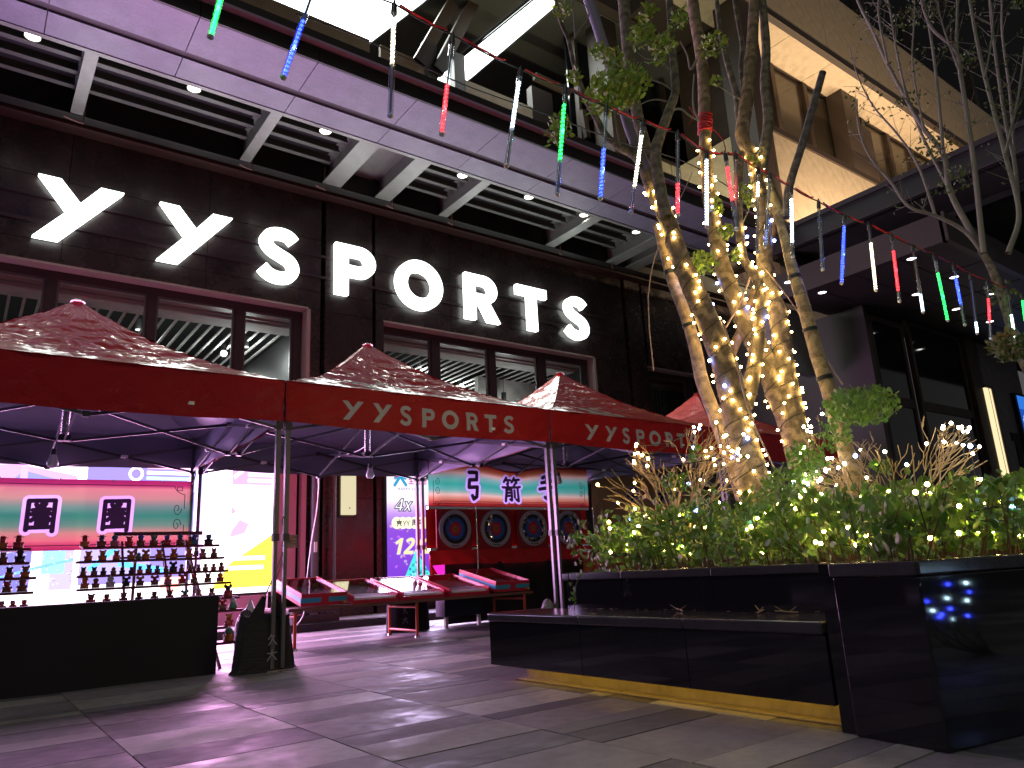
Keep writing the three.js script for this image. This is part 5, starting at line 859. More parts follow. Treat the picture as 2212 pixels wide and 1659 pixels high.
// ------------------------------------------------------------------ planting
const leafGeo = (() => { const g = new THREE.BufferGeometry(); g.setAttribute('position', new THREE.Float32BufferAttribute([0, 0, 0, 0.26, 0.30, 0.05, 0.22, 0.70, 0.03, 0, 1, -0.06, -0.22, 0.70, 0.03, -0.26, 0.30, 0.05, 0, 0.5, -0.02], 3)); g.setAttribute('uv', new THREE.Float32BufferAttribute(new Float32Array(14), 2)); g.setIndex([0, 1, 6, 1, 2, 6, 2, 3, 6, 3, 4, 6, 4, 5, 6, 5, 0, 6]); g.computeVertexNormals(); return g; })();
function leaves(name, spots, mat, parent, tint = [0.75, 1.3]) {      // spots: [position, size, direction?]
  const im = new THREE.InstancedMesh(leafGeo, mat, spots.length), q = new THREE.Quaternion(), e = new THREE.Euler(), m = new THREE.Matrix4(), c = new THREE.Color();
  spots.forEach(([p, s, up], i) => { e.set(rr(-1.3, 1.3) + (up ?? 0), rr(0, 6.28), rr(-1.3, 1.3)); q.setFromEuler(e); m.compose(p, q, V(s * rr(0.75, 1.2), s, s)); im.setMatrixAt(i, m); const k = rr(...tint); c.setRGB(k * rr(0.8, 1.35), k, k * rr(0.5, 1)); im.setColorAt(i, c); });
  im.name = name; im.castShadow = im.receiveShadow = true; im.userData.kind = 'stuff'; parent.add(im); return im;
}
const hedgeSpots = [], hedgeStems = [], bulbsHedge = [];
{ // hedge filling the planter edge: sprigs of leaves on upright stems
  const inside = (x, z) => x > 3.42 && z > -3.84 && z < -1.36 + (x - 2.85) * 0.18 - 0.10;
  const hedge = thing('clipped_hedge', 'leafy green hedge along the granite planter, threaded with fairy lights', 'hedge');
  let n = 0, guard = 0;
  while (n < 900 && guard++ < 12000) {
    const x = 3.0 + rnd() * 3.6, z = -3.86 + rnd() * 3.2;
    const front = z > -1.36 + (x - 2.85) * 0.18 - 0.75, left = x < 4.05;
    if (!(x < 3.42 ? (z > -1.70 && z < -1.44 && x > 2.98) : inside(x, z)) || !(front || left || rnd() < 0.35)) continue;
    const top = PTOP + 0.34 + 0.09 * perlin.noise(x * 2.2, z * 2.2, 3) + (left && z < -2.6 ? 0.05 : 0) - (z < -3.65 ? 0.08 : 0) - (x < 3.5 ? 0.06 : 0), h = top - PTOP + rr(-0.1, 0.04);
    const lean = V(rr(-0.10, 0.10) - (x < 3.62 ? 0.09 : 0), 0, rr(-0.10, 0.10) + (front ? 0.06 : 0)), base = V(x, PTOP - 0.05, z), tip = base.clone().add(lean).add(V(0, h + 0.05, 0));
    hedgeStems.push(rod(base, tip, 0.0045, 0.002, 4));
    const k = 22 + Math.floor(rnd() * 10);
    for (let i = 0; i < k; i++) { const t = 0.12 + 0.88 * Math.pow(rnd(), 0.62); const p = base.clone().lerp(tip, t).add(V(rr(-0.055, 0.055), rr(-0.02, 0.02), rr(-0.055, 0.055))); hedgeSpots.push([p, rr(0.026, 0.062)]); }
    if (rnd() < 0.4 && (front || left)) bulbsHedge.push(base.clone().lerp(tip, rr(0.3, 1.02)).add(V(rr(-0.09, -0.02), 0.01, rr(0.0, 0.08))));
    n++;
  }
  leaves('foliage', hedgeSpots, M.leafHedge, hedge);
  const st = mesh('stems', hedgeStems, std(0.10, 0.06, 0.03, 0.9), hedge); st.userData.kind = 'stuff';
  const vs = [], vp = [onX(1262, 1232, 3.12), onX(1245, 1262, 3.125), onX(1243, 1290, 3.13), onX(1240, 1320, 3.13)], vine = thing('hanging_vine', 'small leafy vine hanging down the planter corner behind the bench', 'vine');
  mesh('stem', wire(vp, 0.003), std(0.1, 0.08, 0.03, 0.9), vine); const cv = new THREE.CatmullRomCurve3(vp); for (let i = 0; i < 26; i++) vs.push([cv.getPoint(rnd()).add(V(rr(-0.02, 0.0), 0, rr(-0.03, 0.03))), rr(0.02, 0.035)]); leaves('foliage', vs, M.leafHedge, vine);
}
// bare twiggy shrubs
function shrub(label, centre, R, up, nStems, mat, leafPatches) {
  const t = thing('bare_shrub', label, 'shrub'), parts = [], tips = [], base = centre.clone().add(V(0, -up, 0));
  const grow = (p, d, len, r, lvl) => {
    const q = p.clone().addScaledVector(d, len * 0.5).add(V(rr(-1, 1), rr(-1, 1), rr(-1, 1)).multiplyScalar(len * 0.10)), e = p.clone().addScaledVector(d, len).add(V(rr(-1, 1), rr(-0.5, 1), rr(-1, 1)).multiplyScalar(len * 0.12));
    parts.push(limb([[p, r], [q, r * 0.85], [e, r * 0.7]], lvl > 1 ? 4 : 5, 2, 0));
    if (lvl >= 5 || e.distanceTo(centre) > R * 1.05) { tips.push(e); return; }
    const n = lvl < 2 ? 3 : 2 + (rnd() < 0.2 ? 1 : 0);
    for (let i = 0; i < n; i++) { const dd = d.clone().multiplyScalar(1.0).add(V(rr(-0.62, 0.62), rr(-0.4, 0.62), rr(-0.62, 0.62))).add(e.clone().sub(centre).normalize().multiplyScalar(0.35)).normalize(); grow(e, dd, len * rr(0.60, 0.80), r * 0.72, lvl + 1); }
  };
  for (let i = 0; i < nStems; i++) { const a = i / nStems * 6.28 + rr(-0.3, 0.3), s = rr(0.3, 1.1); grow(base.clone().add(V(Math.cos(a) * 0.05, 0, Math.sin(a) * 0.05)), V(Math.cos(a) * s, 1, Math.sin(a) * s).normalize(), (up + R) * rr(0.26, 0.34), 0.0068, 0); }
  const m = mesh('twigs', parts, mat, t); m.userData.kind = 'stuff';
  const sp = []; for (const [c, r, n] of leafPatches) for (let i = 0; i < n; i++) { const d = V(rr(-1, 1), rr(-1, 1), rr(-1, 1)); if (d.length() > 1) { i--; continue; } sp.push([c.clone().add(V(d.x * r.x, d.y * r.y, d.z * r.z)), rr(0.028, 0.045)]); }
  if (sp.length) leaves('foliage', sp, M.leafHedge, t);
  return tips;
}
const cR = atD(1905, 1010, 4.5), cL = atD(1455, 1015, 4.85);
const tipsR = shrub('large bare round shrub with a green leafy crown patch, beside the bamboo stake', cR, 0.47, 0.53, 20, M.twig, [[atD(1860, 880, 4.5), V(0.26, 0.12, 0.22), 900], [atD(1740, 1000, 4.45), V(0.14, 0.12, 0.12), 260], [atD(1700, 1060, 4.4), V(0.18, 0.14, 0.15), 420], [atD(1800, 945, 4.4), V(0.10, 0.10, 0.1), 130], [atD(1905, 1010, 4.2), V(0.05, 0.04, 0.05), 60]]);
const tipsL = shrub('bare golden-twigged shrub before the tan banner, with a few broad leaves', cL, 0.40, 0.47, 15, M.twig, [[atD(1460, 1045, 4.7), V(0.12, 0.07, 0.1), 90], [atD(1500, 985, 4.8), V(0.05, 0.07, 0.05), 40]]);
const tipsM = shrub('small bare shrub at the foot of the light-wrapped trunks', atD(1575, 1005, 5.3), 0.30, 0.42, 8, M.twigGrey, []);

// trees
const T = (list, d) => list.map(([x, y, r, dd]) => [atD(x, y, (dd ?? 0) + d), r]);
const trunksA = [], trunksB = [];
function cluster(list, x, y, d, rx, ry, n, size = 0.06) { const c = atD(x, y, d), k = d / F * 1.05; for (let i = 0; i < n; i++) { const a = V(rr(-1, 1), rr(-1, 1), rr(-1, 1)); if (a.length() > 1) { i--; continue; } list.push([c.clone().add(V(a.x * rx * k, a.y * ry * k, a.z * rx * k)), rr(0.6, 1.1) * size]); } }
{
  const A = thing('wrapped_tree', 'leaning tree with mottled trunk wrapped in warm fairy lights, nearest the tents', 'tree'), d = 5.1;
  const main = limb(T([[1652, 1150, 0.125], [1634, 1060, 0.115], [1608, 970, 0.108], [1589, 886, 0.100], [1570, 803, 0.092], [1542, 725, 0.085], [1506, 640, 0.078], [1475, 572, 0.070], [1441, 473, 0.062], [1412, 412, 0.058], [1397, 372, 0.055]], d), 18, 8, 0.10);
  mesh('trunk', main, M.bark, A); trunksA.push([main, 0.0, 0.93]);
  mesh('branch', limb(T([[1400, 380, 0.046], [1372, 335, 0.040], [1340, 318, 0.034], [1311, 296, 0.030], [1283, 246, 0.026], [1262, 205, 0.024], [1240, 140, 0.019], [1227, 85, 0.016], [1208, 40, 0.013], [1195, -30, 0.01]], d), 10, 5), M.barkGrey, A);
  mesh('branch', limb(T([[1397, 372, 0.048], [1376, 320, 0.042], [1357, 272, 0.038], [1340, 215, 0.036], [1322, 159, 0.040], [1298, 80, 0.042], [1272, 0, 0.044], [1258, -50, 0.044]], d), 12, 5, 0.02), std(0.20, 0.18, 0.25, 0.6), A);
  mesh('branch', limb(T([[1410, 405, 0.048], [1395, 320, 0.045], [1377, 250, 0.046], [1362, 160, 0.05], [1352, 60, 0.05], [1344, -40, 0.05]], d + 0.1), 12, 5), M.barkGrey, A);
  mesh('branch', limb(T([[1440, 470, 0.048], [1428, 420, 0.046], [1416, 327, 0.044], [1424, 298, 0.040], [1446, 238, 0.036], [1459, 198, 0.033], [1457, 159, 0.032], [1452, 99, 0.030], [1446, 0, 0.028], [1440, -50, 0.026]], d - 0.1), 12, 5), M.barkGrey, A);
  for (const pts of [[[1241, 83, 0.010], [1256, 60, 0.008], [1272, 32, 0.006], [1265, 12, 0.004], [1252, 10, 0.003]], [[1243, 84, 0.009], [1240, 40, 0.006], [1236, -10, 0.004]], [[1459, 198, 0.010], [1430, 180, 0.007], [1400, 172, 0.005], [1370, 178, 0.003]], [[1450, 238, 0.010], [1470, 235, 0.009], [1490, 250, 0.008], [1512, 262, 0.006]], [[1446, 150, 0.008], [1425, 130, 0.006], [1395, 126, 0.004], [1375, 112, 0.003]], [[1340, 315, 0.010], [1330, 260, 0.007], [1325, 220, 0.004]], [[1446, 220, 0.008], [1415, 215, 0.006], [1385, 225, 0.004], [1372, 240, 0.003]]]) mesh('twig', limb(T(pts, d - 0.1), 6, 4, 0), M.twigGrey, A);
  const lf = []; cluster(lf, 1338, 190, d - 0.3, 70, 44, 520); cluster(lf, 1310, 215, d - 0.3, 56, 30, 220); cluster(lf, 1292, 115, d - 0.2, 26, 12, 50); cluster(lf, 1318, 128, d - 0.2, 26, 14, 50); cluster(lf, 1388, 80, d - 0.2, 34, 26, 120); cluster(lf, 1400, 30, d - 0.2, 20, 14, 46); cluster(lf, 1432, 100, d - 0.3, 30, 26, 70); cluster(lf, 1467, 45, d - 0.2, 24, 26, 60); cluster(lf, 1216, 24, d - 0.1, 26, 15, 60, 0.045); cluster(lf, 1210, 275, d - 0.3, 28, 30, 90); cluster(lf, 1200, 305, d - 0.3, 16, 8, 20); cluster(lf, 1420, 132, d - 0.2, 26, 10, 26); cluster(lf, 1240, 170, d - 0.2, 16, 22, 36);
  const cr = leaves('crown', lf, M.leafTree, A);
  const B = thing('multi_stem_tree', 'many-stemmed tree wrapped in warm fairy lights beside the leaning trunk', 'tree'), e = 5.55;
  const b1 = limb(T([[1738, 1010, 0.115], [1722, 953, 0.11], [1706, 905, 0.10], [1681, 853, 0.092], [1655, 786, 0.085], [1618, 712, 0.080], [1591, 653, 0.074], [1562, 580, 0.068], [1545, 500, 0.062], [1537, 453, 0.058], [1526, 374, 0.054], [1523, 294, 0.052], [1522, 258, 0.052], [1517, 139, 0.05], [1500, 30, 0.05], [1490, -60, 0.05]], e), 18, 7, 0.09);
  mesh('trunk', b1, M.bark, B); trunksB.push([b1, 0.05, 0.72]);
  const b2 = limb(T([[1740, 1010, 0.10], [1712, 903, 0.092], [1705, 853, 0.086], [1696, 803, 0.080], [1688, 736, 0.075], [1678, 670, 0.072], [1655, 603, 0.066], [1649, 453, 0.056], [1638, 400, 0.054], [1622, 334, 0.056], [1604, 298, 0.06], [1608, 249, 0.058], [1616, 189, 0.054], [1624, 100, 0.05], [1630, 0, 0.046], [1633, -50, 0.045]], e - 0.05), 18, 7, 0.09);
  mesh('trunk', b2, M.bark, B); trunksB.push([b2, 0.05, 0.62]);
  const b3 = limb(T([[1606, 880, 0.065], [1616, 850, 0.060], [1632, 775, 0.055], [1641, 700, 0.050], [1644, 660, 0.045], [1634, 600, 0.040], [1606, 560, 0.036], [1598, 500, 0.034], [1596, 430, 0.03], [1600, 330, 0.03]], e - 0.25), 12, 6, 0.08);
  mesh('trunk', b3, M.bark, B); trunksB.push([b3, 0.05, 0.8]);
  const b4 = limb(T([[1604, 298, 0.042], [1596, 240, 0.036], [1590, 200, 0.028], [1578, 160, 0.026], [1560, 90, 0.022], [1548, 0, 0.02], [1545, -40, 0.02]], e), 10, 5);
  mesh('branch', b4, M.barkGrey, B);
  mesh('branch', limb(T([[1640, 400, 0.05], [1650, 330, 0.046], [1660, 260, 0.044], [1652, 180, 0.04], [1655, 110, 0.038], [1650, 40, 0.036], [1640, -40, 0.034]], e - 0.02), 10, 5), M.barkGrey, B);
  mesh('branch', limb(T([[1612, 240, 0.02], [1600, 150, 0.018], [1602, 100, 0.016], [1590, 30, 0.014], [1580, -40, 0.012]], e), 8, 5), M.barkGrey, B);
  mesh('branch', limb(T([[1690, 470, 0.055], [1672, 430, 0.05], [1652, 380, 0.05]], e + 0.1), 10, 5), M.barkGrey, B);
  for (const pts of [[[1505, 130, 0.012], [1492, 150, 0.010], [1485, 120, 0.007], [1470, 90, 0.005]], [[1510, 150, 0.010], [1525, 130, 0.007], [1545, 110, 0.005], [1560, 100, 0.003]], [[1600, 215, 0.008], [1575, 200, 0.006], [1550, 185, 0.004], [1535, 178, 0.003]], [[1512, 262, 0.012], [1500, 240, 0.010], [1497, 200, 0.008], [1500, 160, 0.007]], [[1640, 500, 0.008], [1665, 480, 0.006], [1685, 455, 0.004]], [[1606, 480, 0.006], [1622, 440, 0.005], [1630, 400, 0.003]], [[1660, 560, 0.006], [1640, 590, 0.005], [1655, 640, 0.003]]]) mesh('twig', limb(T(pts, e - 0.05), 6, 4, 0), M.twigGrey, B);
  const lb = []; cluster(lb, 1540, 100, e - 0.2, 34, 26, 110, 0.05); cluster(lb, 1548, 178, e - 0.2, 16, 12, 30, 0.05); cluster(lb, 1518, 570, e - 0.3, 32, 26, 130, 0.05); cluster(lb, 1568, 505, e - 0.3, 20, 18, 60, 0.05); cluster(lb, 1550, 445, e - 0.3, 14, 22, 36, 0.05); cluster(lb, 1612, 420, e - 0.3, 14, 34, 50, 0.045); cluster(lb, 1590, 555, e - 0.3, 14, 18, 30, 0.045); cluster(lb, 1630, 345, e - 0.3, 12, 14, 20, 0.045);
  leaves('crown', lb, M.leafTree, B);
  // third tree: thin upright branches at the photo's edge
  const Cc = thing('thin_branched_tree', 'tree of thin pale upright branches with sparse leaves at the edge', 'tree'), f = 7.3, P = (list, r0, r1, dd = 0) => limb(list.map(([x, y], i) => [atD(1474.7 + x / 3, y / 3, f + dd), THREE.MathUtils.lerp(r0, r1, i / (list.length - 1))]), 8, 6, 0.05);
  mesh('trunk', limb([[V(9.35, 0, -2.45), 0.075], [atD(2330, 940, f), 0.062], [atD(2240, 830, f), 0.055], [atD(2195, 740, f), 0.05], [atD(2172, 665, f), 0.045], [atD(2140, 575, f), 0.04], [atD(2118, 540, f), 0.036]], 12, 6, 0.08), M.barkGrey, Cc);
  const br = [[[[1950, 1640], [1730, 1230], [1690, 1000], [1560, 830], [1450, 640], [1330, 420], [1250, 240], [1140, 20], [1110, -60]], 0.034, 0.012], [[[1950, 1640], [1880, 1000], [1800, 480], [1770, 330], [1620, 190], [1560, 60], [1540, -40]], 0.03, 0.012], [[[1940, 1630], [1830, 1500], [1640, 1400], [1470, 1340], [1350, 1180], [1210, 1010], [1140, 830], [1130, 640]], 0.026, 0.007], [[[1640, 1400], [1520, 1060], [1400, 880], [1230, 680], [1130, 480], [1080, 300]], 0.017, 0.004], [[[1880, 1000], [1850, 800], [1780, 340], [1780, 0], [1775, -60]], 0.02, 0.013], [[[2110, 1640], [2180, 1400], [2090, 1000], [1960, 500], [1900, 230], [1860, 0], [1850, -60]], 0.03, 0.013], [[[2180, 1400], [2150, 1050], [2100, 830], [2020, 300], [1990, 0], [1985, -60]], 0.024, 0.012], [[[2150, 1000], [2120, 600], [2070, 200], [2070, 0], [2070, -60]], 0.017, 0.01], [[[2090, 1000], [2170, 650], [2212, 350], [2240, 100]], 0.015, 0.007], [[[1690, 1000], [1650, 560], [1610, 250], [1560, 0], [1550, -60]], 0.02, 0.010], [[[1730, 1230], [1540, 850], [1420, 500], [1350, 100], [1330, 0], [1325, -60]], 0.018, 0.008], [[[1330, 420], [1270, 100], [1270, -40]], 0.014, 0.008], [[[1800, 480], [1690, 180], [1640, -30]], 0.012, 0.006], [[[1960, 500], [2010, 180], [1990, -30]], 0.012, 0.006], [[[1560, 830], [1490, 420], [1500, 150], [1505, -20]], 0.012, 0.005], [[[1450, 640], [1380, 300], [1340, 60]], 0.010, 0.004]];
  const lc = [];
  for (const [l, a, b] of br) { const g = P(l, a, b, rr(-0.25, 0.25)); mesh('branch', g, M.twigGrey, Cc); const tw = []; for (let i = 0; i < l.length * 4; i++) { const p = g.curve.getPoint(rr(0.2, 1)), q = p.clone().add(V(rr(-0.2, 0.2), rr(0.05, 0.3), rr(-0.2, 0.2))); tw.push(rod(p, q, 0.0035, 0.0015, 4)); if (rnd() < 0.45) for (let k = 0; k < 4; k++) lc.push([q.clone().add(V(rr(-0.06, 0.06), rr(-0.06, 0.06), rr(-0.06, 0.06))), rr(0.03, 0.055)]); } const s = mesh('twigs', tw, M.twigGrey, Cc); s.userData.kind = 'stuff'; }
  cluster(lc, 2015, 325, f, 50, 26, 110, 0.055); cluster(lc, 1965, 215, f, 30, 12, 40, 0.055); cluster(lc, 2060, 390, f, 46, 30, 90, 0.055); cluster(lc, 1985, 30, f, 60, 26, 80, 0.06); cluster(lc, 2180, 752, f - 0.6, 40, 34, 260, 0.07); cluster(lc, 2160, 640, f, 30, 40, 60, 0.06); cluster(lc, 2200, 10, f - 0.4, 16, 12, 30, 0.06); cluster(lc, 2095, 130, f, 30, 20, 40, 0.055);
  leaves('crown', lc, leafMat(0.085, 0.13, 0.028), Cc);
}
// stakes propping the trees
{
  const stake = (label, pts, d, mat, tape, name = 'wooden_stake', cat = 'stake') => { const t = thing(name, label, cat, [0, 0, 0]), g = limb(T(pts, d), 12, 6, 0.02); mesh('pole', g, mat, t); for (const k of tape) { const p = g.curve.getPoint(k), q = g.curve.getPoint(k + 0.012); mesh('binding', rod(p, q, g.rad(k) * 1.12, g.rad(k) * 1.12, 12), M.cable, t); } return t; };
  const bam = stake('jointed bamboo stake leaning against the trees, bound with black tape', [[1893, 1215, 0.058], [1865, 1103, 0.056], [1845, 1036, 0.055], [1821, 953, 0.053], [1788, 836, 0.05], [1765, 766, 0.048], [1749, 707, 0.046], [1729, 637, 0.044], [1711, 578, 0.040], [1696, 518, 0.034], [1680, 465, 0.026]], 4.9, M.bamboo, [0.42, 0.585, 0.76], 'bamboo_stake', 'bamboo stake');
  mesh('node_ring', [0.12, 0.25, 0.36, 0.50, 0.66, 0.70, 0.85].map((k) => { const g = bam.children[0].geometry, p = g.curve.getPoint(k), t = g.curve.getTangent(k); return new THREE.TorusGeometry(g.rad(k) * 0.98, 0.006, 6, 16).applyQuaternion(new THREE.Quaternion().setFromUnitVectors(V(0, 0, 1), t)).translate(p.x, p.y, p.z); }), std(0.25, 0.2, 0.1, 0.7), bam);
  stake('pale smooth stake running close beside the leaning trunk', [[1606, 1080, 0.052], [1590, 1030, 0.052], [1545, 900, 0.05], [1516, 821, 0.05], [1504, 762, 0.048], [1485, 692, 0.046], [1455, 613, 0.043], [1431, 529, 0.038], [1419, 485, 0.032]], 5.3, std(0.40, 0.32, 0.25, 0.7, { map: barkTex }), [0.60, 0.78]);
  stake('brown stake crossing diagonally between the wrapped trunks', [[1560, 860, 0.042], [1581, 760, 0.042], [1601, 716, 0.042], [1635, 620, 0.042], [1655, 553, 0.042], [1668, 500, 0.04], [1674, 450, 0.038]], 5.75, M.woodPole, [0.75]);
  stake('dark grey stake standing free above the trees against the beige parapet', [[1700, 470, 0.034], [1702, 417, 0.034], [1734, 308, 0.033], [1755, 235, 0.032], [1777, 157, 0.031]], 5.5, M.greyPole, []);
  const guy = thing('guy_wires', 'thin ropes tying the trees to the stakes', 'rope'); mesh('rope', [wire([onZ(1395, 430, -6).setZ(-5.2), atD(1400, 640, 5.6), atD(1412, 800, 5.6)], 0.005), wire([atD(1628, 580, 5.4), atD(1600, 650, 5.4), atD(1561, 720, 5.5)], 0.008), wire([atD(1645, 570, 5.4), atD(1700, 640, 5.1), atD(1746, 705, 4.95)], 0.006), wire([atD(1783, 775, 4.9), atD(1820, 830, 4.8)], 0.007), wire([atD(1560, 690, 4.98), atD(1590, 780, 4.95), atD(1615, 880, 4.9), atD(1690, 1050, 4.8)], 0.006), wire([atD(1755, 940, 5), atD(1775, 935, 4.8)], 0.005)], M.rope, guy);
}

// ------------------------------------------------------------------ fairy lights
const bulbGeo = new THREE.SphereGeometry(0.0092, 10, 8), blueGeo = new THREE.SphereGeometry(0.0125, 10, 8);
const warm = glow(1, 0.66, 0.24, 70), cool = glow(1, 0.84, 0.58, 60), blue = glow(0.16, 0.24, 1, 60);
let lampCount = 0;
function bulb(parent, p, kind = 'warm', lampEvery = 5) {
  const m = mesh('bulb', kind === 'blue' ? blueGeo : bulbGeo, kind === 'blue' ? blue : kind === 'cool' ? cool : warm, parent); m.position.copy(p);
  if (lampCount++ % lampEvery === 0) { const l = new THREE.PointLight(kind === 'blue' ? new THREE.Color().setRGB(0.2, 0.3, 1) : new THREE.Color().setRGB(1, 0.72, 0.28), 0.030); l.position.copy(p); l.shadow.radius = 0.5; l.castShadow = true; parent.add(l); }
}
function wrap(label, group, trunks, turns, perM) {
  const t = thing('fairy_light_string', label, 'string lights', [0, 0, 0], group), cables = [];
  trunks.forEach(([g, a, b], ti) => {
    const pts = [], N = turns[ti] * 8, at = (k, ang, off) => { const i = Math.min(g.n, Math.round(k * g.n)), p = g.curve.getPoint(k), r = g.rad(k) + off; return p.add(g.frames.normals[i].clone().multiplyScalar(Math.cos(ang) * r)).add(g.frames.binormals[i].clone().multiplyScalar(Math.sin(ang) * r)); };
    for (let i = 0; i <= N; i++) { const k = a + (b - a) * i / N; pts.push(at(k, i / 8 * 6.283, 0.006)); }
    cables.push(wire(pts, 0.0035, N * 3, 5));
    const len = g.curve.getLength() * (b - a), n = Math.round(len * perM);
    for (let i = 0; i < n; i++) { const k = a + (b - a) * (i + rnd()) / n, ang = rr(0, 6.283); bulb(t, at(k, ang, 0.016), rnd() < 0.05 ? 'blue' : 'warm'); }
  });
  mesh('cable', cables, M.cable, t);
}
wrap('warm fairy lights wound round the leaning trunk', 'fairy lights wound round trunks', trunksA, [15], 34);
wrap('warm fairy lights wound round the stems of the many-stemmed tree', 'fairy lights wound round trunks', trunksB, [13, 12, 7], 27);
{
  const net = (label, tips, n, kind) => { const t = thing('fairy_light_string', label, 'string lights', [0, 0, 0], 'fairy lights on the shrubs and hedge'), pts = []; for (let i = 0; i < n && tips.length; i++) { const p = tips.splice(Math.floor(rnd() * tips.length), 1)[0].clone(); pts.push(p); bulb(t, p.add(V(0, 0.012, 0)), rnd() < 0.07 ? 'blue' : kind, 6); } const ord = pts.sort((a, b) => a.x * 0.7 - a.z * 0.7 - b.x * 0.7 + b.z * 0.7 + 0.3 * (a.y - b.y)), cab = []; for (let i = 0; i + 1 < ord.length; i++) if (ord[i].distanceTo(ord[i + 1]) < 0.5) cab.push(wire([ord[i], ord[i].clone().lerp(ord[i + 1], 0.5).add(V(0, -0.03, 0)), ord[i + 1]], 0.0028, 5, 4)); mesh('cable', cab, M.cable, t); };
  net('white fairy lights spread over the large bare shrub', tipsR, 75, 'cool');
  net('warm fairy lights spread over the golden-twigged shrub', tipsL, 44, 'warm');
  net('warm fairy lights in the small shrub below the trunks', tipsM, 14, 'warm');
  net('warm fairy lights threaded through the clipped hedge', bulbsHedge, 160, 'warm');
}

{ // a low shrub with blue and cold white lights standing beside the camera; it shows as a reflection in the granite
  const t = thing('blue_light_shrub', 'low bare shrub with blue and cold white lights, mirrored in the granite block', 'shrub'), n = V(-0.177, 0, 0.984), P1 = V(2.85, 0, -1.355), tw = [], dots = [[1989, 1236, 1], [2032, 1237, 1], [2047, 1262, 0], [2086, 1259, 1], [2092, 1279, 0], [2045, 1292, 1], [2089, 1297, 1], [2001, 1299, 0], [2052, 1315, 0], [2014, 1319, 1], [2034, 1327, 0], [2029, 1333, 0], [2057, 1337, 1], [2090, 1330, 0]];
  const ice = glow(0.5, 0.8, 1, 60), deep = glow(0.03, 0.05, 1, 70);
  dots.forEach(([px, py, w], i) => { const r = ray(px, py), k = P1.clone().sub(EYE).dot(n) / r.dot(n), hit = EYE.clone().addScaledVector(r, k), out = r.clone().normalize().reflect(n), p = hit.addScaledVector(out, 2.2 + rr(-0.25, 0.25)); if (p.y < 0.04) p.y = 0.04; const b = mesh('bulb', bulbGeo, w ? ice : deep, t); b.position.copy(p); b.scale.setScalar(1.15); tw.push(limb([[V(p.x * 0.3 + 0.7 * 5.3, 0, p.z * 0.3 + 0.7 * 0.6), 0.008], [V(p.x, p.y * 0.5, p.z), 0.005], [p.clone().add(V(0, -0.012, 0)), 0.003]], 5, 4, 0)); });
  mesh('twigs', tw, M.twigGrey, t).userData.kind = 'stuff';
}

